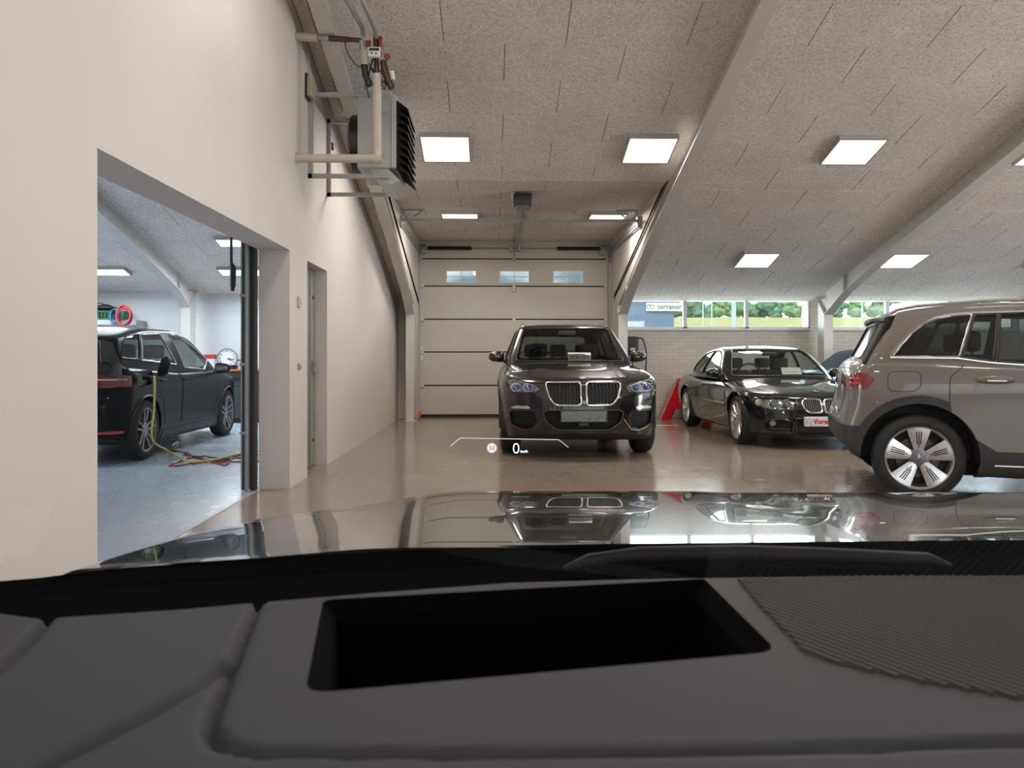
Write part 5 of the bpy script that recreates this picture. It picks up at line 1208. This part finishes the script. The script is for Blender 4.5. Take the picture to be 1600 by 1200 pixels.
# steel supply pipes under the roof
for (a_, b_, lb) in (((541, -2), (568, 56), 'steel supply pipe running up under the ceiling, left one of two'), ((566, -2), (588, 60), 'steel supply pipe running up under the ceiling, right one of two')):
    p1 = at(*b_, 7.10); d0 = at(a_[0], a_[1], 6.2); t = MB().tube([p1 - Vector((0, 0, .0)), p1 + Vector((0, -.06, .05)), d0 + (d0 - p1) * .0, d0 + (d0 - p1) * 1.5], .022, 10).build('steel_pipe', M_galv, smooth=50); tag(t, lb, 'pipe', 'steel pipes to the heater')
# small fittings on the plaster wall
jb = thing('junction_box', 'small beige junction box with a cord on the wall above the heater bracket', 'box', on_x(479, 137, XW))
MB().bbox(0, .07, -.07, .07, -.10, .10, .01).build('housing', mat('beige_plastic', (.40, .33, .23), .5), jb, smooth=50); MB().bbox(0, .025, -.075, .075, -.12, .12, .004).build('back_plate', M_black, jb)
MB().tube(bez([(.02, 0, .10), (.03, -.02, .22), (.02, -.05, .33), (.0, -.10, .36)], 8), .006, 6).build('cord', mat('cord_grey', (.4, .4, .38), .5), jb, smooth=True)
for (px, py, lb, nm, s_) in ((466, 472, 'small beige switch between the large opening and the narrow door', 'wall_switch', .05), (466, 573, 'small grey hook between the large opening and the narrow door', 'wall_hook', .03), (518, 229, 'small dark socket on the wall inside the heater bracket', 'wall_socket', .04), (622, 548, 'small pale fitting on the plaster wall near the garage door', 'wall_fitting', .035)):
    p = on_x(px, py, XW); t = thing(nm, lb, 'switch' if 'switch' in nm else 'fitting', p)
    MB().bbox(0, .02, -s_ * .8, s_ * .8, -s_, s_, .006).build('plate', mat('beige_pale', (.55, .48, .40), .5) if 'switch' in nm or 'fitting' in nm else (M_galv if 'hook' in nm else M_black), t)
    MB().bbox(.018, .03, -s_ * .4, s_ * .4, -s_ * .5, s_ * .5, .003).build('rocker' if 'switch' in nm else 'front_part', mat('beige_pale', (.55, .48, .40), .5) if 'hook' not in nm else M_galv, t)
p = at(537, 90, 8.1); t = thing('rafter_sensor', 'small cream sensor fixed to the left rafter', 'sensor', p); MB().bbox(-.05, .05, -.03, .03, -.08, .08, .01).build('sensor_case', M_ins, t, smooth=50); MB().bbox(-.02, .09, -.02, .02, .07, .12, .01).build('sensor_arm', M_ins, t, smooth=50)
# narrow door in the left wall: galvanised sliding fire door in a deep reveal
dr = MB().box(XW2 + .10, XW2 + .14, 7.4, 8.62, .01, 2.16); do = dr.build('door_2', M_galv, **S)
q = MB()
for y in (7.58, 8.20): q.box(XW2 + .14, XW2 + .155, y, y + .02, .01, 2.12)
q.box(XW2 + .14, XW2 + .15, 7.6, 8.45, 1.14, 1.16); q.build('door_rib', M_galv, do)
MB().bbox(XW2 + .14, XW2 + .19, 8.30, 8.40, 1.0, 1.12, .008).build('door_handle', M_galv, do)
for z in (.28, 1.82): MB().lathe([(0, .15), (.018, .15), (.018, .14)], 12, 'x', (XW2, 8.36, z)).build('door_bolt', M_black, do)
# sliding gate edge in the big opening
gt = thing('sliding_gate', 'dark steel sliding gate edge at the right of the large opening', 'gate', (XW2 - .0, 6.86, 0))
MB().bbox(-.115, -.055, -.10, .02, .01, 2.46, .008).build('guide_post', mat('gate_steel', (.30, .33, .34), .4, .4), gt)
MB().bbox(-.055, -.006, -.04, .04, .0, 2.40, .008).build('gate_leaf', M_black, gt)
MB().box(-.095, -.08, -.112, -.10, .02, 2.44).build('guide_slot', M_black, gt)
for z in (.5, 1.1, 1.7, 2.2): MB().bbox(-.12, -.05, -.115, -.095, z, z + .025, .004).build('guide_clip', M_galv, gt)
rp_ = on_y(363, 366, 8.2); rb_ = on_y(365, 455, 8.2)
t = thing('hanging_rod', 'black tapering rod hanging in the workshop beside the gate', 'rod', (rp_.x, 8.2, rb_.z))
hgt = rp_.z - rb_.z; MB().tube([(0, 0, .0), (.005, 0, .06), (.008, 0, .42 * hgt), (-.01, 0, .5 * hgt), (-.012, 0, hgt)], [.018, .032, .034, .016, .014], 10).build('grip', M_black, t, smooth=50)
MB().tube([(-.012, 0, hgt), (-.012, 0, ZR(8.2) - rb_.z)], .008, 8).build('cord', M_black, t, smooth=True)
# ================================================================ WORKSHOP: shelf, bench
yw = YBL
p1 = on_y(229, 502, yw)
zsh = on_y(190, 501.5, yw).z
sh = thing('wall_shelf', 'pale grey metal shelf on the white workshop wall', 'shelf', (p1.x, yw, zsh))
MB().bbox(-2.2, 0, -.40, -.0, -.03, 0, .004).build('shelf_board', mat('shelf_grey', (.45, .46, .47), .5), sh); MB().box(-2.2, .0, -.405, -.395, -.09, .0).build('front_lip', MATS['shelf_grey'], sh)
for x in (-.02, -1.1): MB().prism([(-.38, -.03), (0, -.03), (0, -.28), (-.03, -.28)], 'x', x - .01, x + .01).build('shelf_bracket', MATS['shelf_grey'], sh)
gcz = thing('crate', 'green plastic crate on the workshop shelf', 'crate', (p1.x - .62, yw - .2, zsh))
M_grn = mat('crate_green', (.03, .14, .06), .5)
q = MB(); q.box(-.36, .36, -.15, .15, 0, .01)
for s_ in (-1, 1): q.box(-.36, .36, s_ * .15 - .008, s_ * .15 + .008, 0, .03); q.box(-.36, .36, s_ * .15 - .012, s_ * .15 + .012, .14, .17); q.box(s_ * .36 - .008, s_ * .36 + .008, -.15, .15, 0, .17)
q.build('crate_body', M_grn, gcz)
for k in range(12): MB().box(-.35 + k * .062, -.33 + k * .062, -.156, -.144, .03, .14).build('slat', M_grn, gcz)
t = thing('bag', 'black bag slumped on top of the green crate', 'bag', (p1.x - .75, yw - .2, zsh + .17)); q = MB(); bm = bmesh.new(); bmesh.ops.create_uvsphere(bm, u_segments=20, v_segments=12, radius=1)
for v in bm.verts: v.co = Vector((v.co.x * .34, v.co.y * .13, max(0, v.co.z * .5 + .5) * .11 * (1 + .2 * math.sin(v.co.x * 5))))
bm.verts.index_update(); q.add([v.co for v in bm.verts], [[v.index for v in f.verts] for f in bm.faces]); bm.free(); q.build('bag_body', M_black, t, smooth=True); MB().tube(bez([(-.1, 0, .1), (0, 0, .15), (.1, 0, .1)]), .008, 5).build('bag_handle', M_black, t, smooth=True)
t = thing('toolbox', 'small orange-red box at the left end of the shelf', 'box', (p1.x - 1.12, yw - .25, zsh)); MB().bbox(-.09, .09, -.08, .08, 0, .20, .02).build('box_body', mat('box_red', (.50, .08, .05), .5), t, smooth=50); MB().tube([(-.05, 0, .19), (-.04, 0, .23), (.04, 0, .23), (.05, 0, .19)], .008, 6).build('box_handle', M_black, t, smooth=True)
for (dx, col, lb, nm, r_, hgt) in ((-.36, (.04, .16, .32), 'blue cable coil on the shelf beside the red hose coil', 'cable_coil', .12, .03), (-.15, (.42, .03, .05), 'red hose coil hanging over the right end of the shelf', 'hose_coil', .17, -.02)):
    q = MB(); rr_ = random.Random(int(r_ * 100))
    for k in range(7):
        a0 = rr_.uniform(0, 6); ra_, rb2 = r_ * rr_.uniform(.55, .85) , r_ * rr_.uniform(.85, 1.05); cy = (-.42 if r_ < .15 else -.54) - .008 * k
        q.tube([(ra_ * math.cos(a_ + a0) , cy + .03 * math.sin(a_), rb2 + hgt + rb2 * math.sin(a_ + a0) - .08) for a_ in [j * PI / 12 for j in range(24)]], .011, 6, closed=True)
    o = q.build(nm, mat('coil_' + nm, col, .5), None, smooth=True); o.location = (p1.x + dx, yw, zsh + .0); tag(o, lb, 'cable' if 'cable' in nm else 'hose')
bx0, bx1 = on_y(350, 580, yw - .6).x, on_y(350, 580, yw - .6).x + 1.5; zb_ = on_y(380, 577, yw - .6).z
be = thing('workbench', 'dark workbench cabinet with an orange-brown wooden top', 'workbench', ((bx0 + bx1) / 2, yw - .32, 0)); hw_ = (bx1 - bx0) / 2
MB().bbox(-hw_, hw_, -.32, .30, zb_ - .035, zb_, .006).build('bench_top', mat('bench_wood', (.42, .16, .06), .5, noise=5), be)
M_cab = mat('cabinet_dark_grey', (.035, .045, .05), .4)
MB().box(-hw_ + .02, hw_ - .02, -.26, .28, .08, zb_ - .035).build('cabinet_body', M_cab, be)
MB().box(-hw_ + .04, hw_ - .04, -.22, .26, 0, .08).build('plinth', M_black, be)
for k in range(3):
    xa = -hw_ + .04 + k * (2 * hw_ - .08) / 3; xb = xa + (2 * hw_ - .08) / 3 - .01
    d_ = MB().bbox(xa, xb, -.285, -.262, zb_ - .30, zb_ - .05, .004).build('drawer', M_cab, be); MB().bbox(xa + .12, xb - .12, -.295, -.283, zb_ - .2, zb_ - .13, .01).build('drawer_pull', M_black, d_)
    d_ = MB().bbox(xa, xb, -.285, -.262, .10, zb_ - .31, .004).build('cabinet_door', M_cab, be); MB().bbox(xb - .05, xb - .03, -.30, -.283, .45, .6, .004).build('door_pull', M_galv, d_)
cc = on_y(355, 560, yw - .25); ck = thing('wall_clock', 'round white clock leaning on the wooden bench top', 'clock', (cc.x, yw - .25, cc.z)); rk = .178
MB().lathe([(0, .02), (rk, .02), (rk + .012, .0), (rk + .008, -.02), (rk - .008, -.02), (rk - .012, -.005)], 36, 'y').build('clock_rim', M_galv, ck, smooth=40)
MB().lathe([(0, -.004), (rk - .01, -.004)], 36, 'y').build('clock_face', mat('clock_face_white', (.75, .76, .76), .4), ck)
for k in range(12):
    a_ = k * PI / 6; text('numeral', str(k or 12), .052, frame_y((rk - .045) * math.sin(a_), -.008, (rk - .045) * math.cos(a_)), M_black, ck, .0004)
for a_, l_, nm in ((2.0, .10, 'hour_hand'), (1.75, .13, 'minute_hand')): MB().tube([(0, -.010, 0), (l_ * math.sin(a_), -.010, l_ * math.cos(a_))], .005, 5).build(nm, M_black, ck)
zt2 = zb_
def item(px, w, d, h, label, name, cat, m, lid=None, lm=None, dy=.3):
    p = on_y(px, 570, yw - dy); t = thing(name, label, cat, (p.x, yw - dy, zt2)); MB().bbox(-w / 2, w / 2, -d / 2, d / 2, 0, h, .008).build('case', m, t, smooth=50)
    MB().bbox(-w / 2 - .004, w / 2 + .004, -d / 2 - .004, d / 2 + .004, h * (.62 if lid is None else lid), h + .004, .006).build('lid', lm or m, t, smooth=50); return t
t = item(329, .17, .14, .26, 'white tub with a red lid left of the clock', 'tub', 'tub', M_wf, .72, mat('lid_red', (.5, .03, .03), .45)); t.location.x = on_y(329, 560, yw - .3).x
# shelf unit under the tub so that it stands on something
bs = thing('side_cabinet', 'low dark cabinet hidden behind the hatchback under the red-lidded tub', 'cabinet', (t.location.x - .35, yw - .30, 0)); MB().box(-.6, -5.63 - bs.location.x, -.25, .28, .0, zt2 - .0).build('cabinet_body', M_cab, bs); MB().bbox(-.56, -5.67 - bs.location.x, -.27, -.25, .1, zt2 - .08, .004).build('cabinet_door', M_cab, bs)
item(374.5, .17, .02, .17, 'small framed card on the bench right of the clock', 'framed_card', 'frame', mat('card_pale', (.5, .47, .45), .5), .9, M_black, .22)
item(364, .14, .10, .07, 'small black box on the bench in front of the clock', 'black_case', 'box', M_black, .6, None, .5)
t = item(387, .07, .07, .20, 'dark bottle-shaped lamp standing at the right end of the bench', 'bench_lamp', 'lamp', M_galv, .3, M_black, .35)
MB().bbox(-.08, .05, -.05, .05, .20, .32, .02).build('lamp_head', M_black, t, smooth=50)
# ================================================================ BACK WALL: charger, red letter
cw_ = on_y(987, 541, YB - .02); wc = thing('wall_charger', 'black wall-mounted car charger with its cable beside the garage door', 'charger', (cw_.x, YB, cw_.z))
MB().bbox(-.12, .12, -.13, 0, -.18, .19, .04).build('charger_body', M_black, wc, smooth=50); MB().bbox(-.05, .05, -.145, -.125, -.09, -.03, .01).build('charger_badge', MATS['shelf_grey'], wc)
MB().tube(bez([(.0, -.10, -.17), (.0, -.14, -.5), (.02, -.12, -.9), (.1, -.12, -1.02), (.2, -.14, -.8), (.26, -.14, -.2), (.2, -.12, .12), (.10, -.10, .16)]), .014, 8).build('charger_cable', M_black, wc, smooth=True)
MB().tube([(-.04, -.04, -.18), (-.04, -.04, -1.1)], .02, 8).build('conduit', M_galv, wc, smooth=True)
# big red letter A leaning near the wall
Ya = 14.5
def la(px, py): p = on_y(px, py, Ya); return (p.x, p.z)
A0, A1 = la(1059, 591), la(1080, 591); B0, B1 = la(1031, 654.5), la(1047, 654.5); zb2 = .0; dxs = 0
top0, top1 = (A0[0], A0[1]), (A0[0] + .34, A0[1]); cxA = (top0[0] + top1[0]) / 2; f0, f1 = B0[0], B1[0]
M_rl = mat('glossy_red', (.62, .012, .025), .18, 0, 1)
lt = thing('letter_sculpture', 'big glossy red letter A standing on the floor behind the coupe', 'letter', (cxA, Ya, 0)); ht_ = top0[1]
o0 = cxA
q = MB(); q.prism([(f0 - o0, 0), (f1 - o0, 0), (top0[0] + .19 - o0, ht_), (top0[0] - o0, ht_)], 'y', -.09, .09); q.build('left_stroke', M_rl, lt)
q = MB(); q.prism([(-(f0 - o0), 0), (-(top0[0] - o0), ht_), (-(top0[0] + .19 - o0), ht_), (-(f1 - o0), 0)], 'y', -.09, .09); q.build('right_stroke', M_rl, lt)
k0 = (.20) / ht_; MB().box((f1 - o0) * (1 - .30) , -(f1 - o0) * (1 - .30), -.088, .088, .20, .34).build('cross_bar', M_rl, lt)
MB().box(-1, 1, -.012, .012, 0, .004)
fx = fl(1040, 664.5, .002); tag(MB().box(fx.x - .55, fx.x + .22, fx.y - .035, fx.y + .035, .0, .003).build('floor_marking', mat('marking_white', (.75, .74, .72), .5)), 'short white stripe painted on the floor in front of the red letter', 'floor marking')
fx2 = MB().box(XC0 - .1, XC0 + .1, YB, YB + .01, 0, .01)
# ================================================================ THE CAMERA'S OWN CAR (bonnet, scuttle, wiper, dashboard, head-up display)
own = thing('driver_car', 'black car whose bonnet and dashboard fill the foreground, seen from its driver seat', 'car', (0, 0, 0), -YAW)
def C(px, py, D): return Vector(((px - 800) / F * D, D, H - (py - 559) / F * D))
D1, D2 = 1.15, 2.23
tau = spl([(1.0, 4.5), (1.15, 4.6), (1.4, 4.9), (1.8, 5.6), (2.05, 6.7), (2.18, 8), (2.24, 10), (2.4, 30), (2.55, 75), (2.6, 80)])
dd = np.linspace(1.0, 2.6, 321); tz = np.concatenate([[0], np.cumsum(np.tan(np.radians(tau((dd[1:] + dd[:-1]) / 2))) * np.diff(dd))])
zc = lambda D: (H - (850 - 559) / F * D1) - (np.interp(D, dd, tz) - np.interp(D1, dd, tz))
drop = spl([(-.95, .16), (-.85, .115), (-.725, .080), (-.60, .062), (-.465, .0445), (-.38, .033), (-.297, .0186), (-.204, .004), (-.12, 0), (.5, .0), (.65, .004), (1.5, .004), (1.7, .02)])
xs = np.concatenate([np.linspace(-1.0, -.72, 26), np.linspace(-.71, 1.60, 200), np.linspace(1.61, 1.80, 14)]); ys = np.concatenate([np.linspace(1.12, 2.26, 100), np.linspace(2.27, 2.58, 26)])
V = []; Fs = []
for D in ys:
    k = .48 + .52 * min(1, max(0, (D - 1.15) / .9))
    for x in xs:
        xl = x; e = max(0, -x - (.63 + .10 * (D - 1.15))); e2 = max(0, x - 1.6)
        z = zc(D) - float(drop(xl)) * k - 9 * e**2 - 6 * e2**2; V.append((x, D, z))
for j in range(len(ys) - 1):
    for i in range(len(xs) - 1): a_ = j * len(xs) + i; Fs.append((a_, a_ + 1, a_ + len(xs) + 1, a_ + len(xs)))
P_own = mat('own_black_paint', (.005, .005, .006), .15, 0, 1.0, coatr=.0); P_own.node_tree.nodes['Principled BSDF'].inputs['Coat IOR'].default_value = 2.2
bon = MB().add(V, Fs).build('bonnet', P_own, own, smooth=True)
# raised rear edge of the bonnet, scuttle panel, side fender top
def strip(rows, name, m, smooth=True):
    """rows: list of rows of 3-D points"""
    V = [p for r in rows for p in r]; n = len(rows[0]); return MB().add(V, [(j * n + i, j * n + i + 1, (j + 1) * n + i + 1, (j + 1) * n + i) for j in range(len(rows) - 1) for i in range(n - 1)]).build(name, m, own, smooth=smooth)
edge = [(-40, 906), (0, 908), (60, 903), (155, 891), (250, 883), (400, 873), (600, 862), (800, 852), (1000, 849), (1300, 846), (1600, 843.5), (1660, 843)]
dash = [(-40, 955), (0, 951), (70, 960), (150, 955), (300, 945), (400, 936), (600, 920), (800, 905.5), (1000, 900), (1300, 896), (1600, 895), (1660, 895)]
ei = lambda px: float(np.interp(px, [e[0] for e in edge], [e[1] for e in edge])); di = lambda px: float(np.interp(px, [e[0] for e in dash], [e[1] for e in dash]))
pxs = list(range(-60, 1680, 20)); M_sc = mat('scuttle_black', (.006, .006, .007), .6, spec=0)
strip([[C(p, ei(p), 1.13) for p in pxs], [C(p, ei(p) + 6, 1.125) for p in pxs], [C(p, ei(p) + 26, 1.11) for p in pxs], [C(p, ei(p) + 40, 1.05) for p in pxs], [C(p, di(p) + 60, .95) for p in pxs], [C(p, di(p) + 120, .86) for p in pxs]], 'scuttle_panel', M_sc)
# wiper arm with its blade
wp = [(880, 884), (920, 870), (1000, 861), (1150, 858), (1300, 862), (1450, 868), (1485, 878)]
MB().tube([C(a_, b_ + 6, 1.0) for a_, b_ in wp], [.004, .009, .011, .011, .010, .009, .003], 10).build('wiper_arm', mat('wiper_satin', (.022, .022, .024), .45, spec=.1), own, smooth=True)
MB().tube([C(a_, b_ + 13, 1.01) for a_, b_ in wp[1:-1]], .009, 8).build('wiper_blade', M_rubber, own, smooth=True)
# dashboard top: gently curved sheet with grooves
ZDS = .93
def pl2(px, py): D = (H - ZDS) * F / (py - 559); return ((px - 800) / F * D, D)
def seam(pts): return [Vector(pl2(*p)) for p in pts]
def dist_pl(P, x, y):
    best = 9
    for (a, b) in zip(P[:-1], P[1:]):
        d = b - a; t = max(0, min(1, ((x - a.x) * d.x + (y - a.y) * d.y) / d.length_squared)); best = min(best, math.hypot(x - a.x - t * d.x, y - a.y - t * d.y))
    return best
s1 = seam([(408, 932), (385, 985), (355, 1060), (335, 1110), (328, 1140), (345, 1165), (400, 1176), (800, 1178), (1200, 1172), (1600, 1158), (1700, 1152)])
s2 = seam([(352, 1035), (300, 1075), (220, 1120), (130, 1165), (60, 1200), (20, 1225)])
s3 = seam([(78, 962), (40, 1005), (0, 1040), (-60, 1090)])
dpts = seam([(p, di(p)) for p in pxs]); dxs = [p.x for p in dpts]; dys = [p.y for p in dpts]
gx = np.linspace(-.62, .66, 257); gt = np.linspace(0, 1, 101); V = []; Fs = []
for t_ in gt:
    for x in gx:
        yf = float(np.interp(x, dxs, dys)); y = .30 + (yf - .30) * t_
        z = ZDS - .017 * math.exp(-(dist_pl(s1, x, y) / .0032)**2) - .010 * math.exp(-(dist_pl(s2, x, y) / .006)**2) - .014 * math.exp(-(dist_pl(s3, x, y) / .004)**2)
        w_ = (yf - y); z -= .012 * math.exp(-(w_ / .006)**2)
        z += .006 * (1 - math.exp(-(max(0, dist_pl(s1, x, y)) / .03)**2)) if False else 0
        V.append((x, y, z))
for j in range(len(gt) - 1):
    for i in range(len(gx) - 1): a_ = j * len(gx) + i; Fs.append((a_, a_ + 1, a_ + len(gx) + 1, a_ + len(gx)))
M_dash = mat('dashboard_grey_plastic', (.047, .048, .057), .6, bump=(700, .12, .0006), spec=.15)
dsh = Shell(V, Fs)
for i in range(len(dsh.rn)):
    if dsh.rn[i].z < 0: dsh.rn[i] = -dsh.rn[i]
for f in dsh.bm.faces:
    if f.normal.z < 0: f.normal_flip()
hole = rpoly([pl2(505, 937), pl2(1100, 904), pl2(1216, 1018), pl2(476, 1084)], [.012, .006, .02, .02], 6)
hp = dsh.cut(hole, 'z', 1)
dob = dsh.rest().mesh('dashboard', M_dash, parent=own)
lp = hp.loops()[0]; inner = []
cx_, cy_ = sum(p.x for p in lp) / len(lp), sum(p.y for p in lp) / len(lp)
def ring_(dz, inset): return [Vector((p.x + (cx_ - p.x) * inset, p.y + (cy_ - p.y) * inset, ZDS + dz)) for p in lp] 
r0, r1, r2 = [Vector((p.x, p.y, p.z)) for p in lp], ring_(-.016, .07), ring_(-.085, .10)
M_blk = mat('display_well_black', (.0012, .0012, .0012), .9, spec=.05)
n = len(lp); MB().add(r0 + r1, [(i, (i + 1) % n, n + (i + 1) % n, n + i) for i in range(n)]).build('display_bezel', M_blk, own, smooth=True)
M_blk = mat('display_well_black', (.0012, .0012, .0012), .9, spec=.05)
MB().add(r1 + r2, [(i, (i + 1) % n, n + (i + 1) % n, n + i) for i in range(n)] + [tuple(range(n, 2 * n))]).build('display_well', M_blk, own)

# ribbed speaker field on the right of the dashboard
fld = [pl2(*p) for p in ((1150, 906), (1205, 968), (1260, 1024), (1340, 1046), (1450, 1068), (1600, 1094), (1700, 1112), (1700, 903), (1400, 902))]
def inside(P, x, y):
    k = False; j = len(P) - 1
    for i in range(len(P)):
        if (P[i][1] > y) != (P[j][1] > y) and x < (P[j][0] - P[i][0]) * (y - P[i][1]) / (P[j][1] - P[i][1]) + P[i][0]: k = not k
        j = i
    return k
d0 = Vector((.50, -.87)).normalized(); nrm_ = Vector((-d0.y, d0.x)); q = MB(); sp2 = .0078; cnt = 0
o2 = Vector(pl2(1150, 906))
for k in range(-90, 120):
    b = o2 + nrm_ * (k * sp2); run = None
    for t_ in range(-150, 200):
        p = b + d0 * (t_ * .004); ins_ = inside(fld, p.x, p.y)
        if ins_ and run is None: run = p
        if (not ins_ or t_ == 199) and run is not None:
            e = p
            if (e - run).length > .008:
                hw2 = nrm_ * sp2 * .34; z0, z1 = ZDS - .001, ZDS + .0028; m1 = nrm_ * sp2 * .12
                q.add([(run.x - hw2.x, run.y - hw2.y, z0), (run.x + hw2.x, run.y + hw2.y, z0), (run.x + m1.x, run.y + m1.y, z1), (run.x - m1.x, run.y - m1.y, z1),
                       (e.x - hw2.x, e.y - hw2.y, z0), (e.x + hw2.x, e.y + hw2.y, z0), (e.x + m1.x, e.y + m1.y, z1), (e.x - m1.x, e.y - m1.y, z1)], [(0, 1, 2, 3), (7, 6, 5, 4), (0, 3, 7, 4), (3, 2, 6, 7), (2, 1, 5, 6)])
                cnt += 1
            run = None
MB().add([(x, y, ZDS + .0006) for x, y in fld], [tuple(range(len(fld)))]).build('rib_bed', mat('rib_bed_black', (.012, .012, .013), .7), own)
ro = q.build('dashboard_ribs', mat('rib_grey', (.035, .035, .036), .55), own); ro['kind'] = 'stuff'
# windscreen
G0 = [Vector((x, .845 + .06 * (1 - (x / .8)**2) - .06, .925)) for x in np.linspace(-.85, .95, 19)]; G1 = [Vector((p.x * .86, p.y - .80, p.z + .46)) for p in G0]
strip([[a_ + (b_ - a_) * t_ + Vector((0, 0, .03 * math.sin(PI * t_))) for a_, b_ in zip(G0, G1)] for t_ in np.linspace(0, 1, 12)], 'windscreen', glass('own_windscreen', (.975, .98, .975), 1.16))
# head-up display: the virtual image that the car projects ahead of its windscreen
DH = 6.5; HK = DH / 2.6
def emi(n, c, s_): return mat(n, (0, 0, 0), 1, emit=c, es=s_, spec=0)
M_hw = emi('display_white', (.86, .95, 1.0), .9); M_hr = emi('display_red', (1.0, .30, .25), .55); M_hl = emi('display_line', (.80, .72, .66), .40)
hud = bpy.data.objects.new('head_up_display', None); COL.objects.link(hud); hud.parent = own; hud.empty_display_size = .1; hud['label'] = 'projected white speed readout with a red-ringed speed limit'
def HF(px, py): p = C(px, py, DH); return Matrix.Translation(p) @ Matrix.Rotation(PI / 2, 4, 'X')
MB().tube([C(806.5 + 4.0 * math.copysign(abs(math.cos(t_))**.7, math.cos(t_)), 700.5 - 7.0 * math.copysign(abs(math.sin(t_))**.9, math.sin(t_)), DH) for t_ in [k * PI / 16 for k in range(32)]], .0018 * HK, 6, closed=True).build('speed_digit', M_hw, hud, smooth=True)
text('speed_unit', 'km/h', .0125 * HK, HF(819, 705.5), M_hw, hud, .0002, .0004)
r_ = 8.0 / F * DH; c_ = C(768.5, 700, DH)
q = MB(); n = 28
for ra_, rb2, mi in ((.0005, r_ * .80, 0), (r_ * .80, r_, 1)):
    q.mi = mi; vs = []
    for k in range(n + 1): a_ = 2 * PI * k / n; vs += [c_ + Vector((ra_ * math.cos(a_), 0, ra_ * math.sin(a_))), c_ + Vector((rb2 * math.cos(a_), 0, rb2 * math.sin(a_)))]
    q.add(vs, [(2 * k, 2 * k + 1, 2 * k + 3, 2 * k + 2) for k in range(n)])
q.build('speed_limit_sign', [M_hw, M_hr], hud)
text('speed_limit_digits', '50', .021 * HK, HF(768.5, 700) @ Matrix.Translation((0, 0, .004)), emi('display_grey', (.10, .15, .20), .15), hud, .0002, .0016)
for a_, b_ in (((704, 697), (719, 684.5)), ((719, 684.5), (873, 687)), ((873, 687), (888, 699))): MB().tube([C(*a_, DH), C(*b_, DH)], .0014 * HK, 5).build('display_line', M_hl, hud)
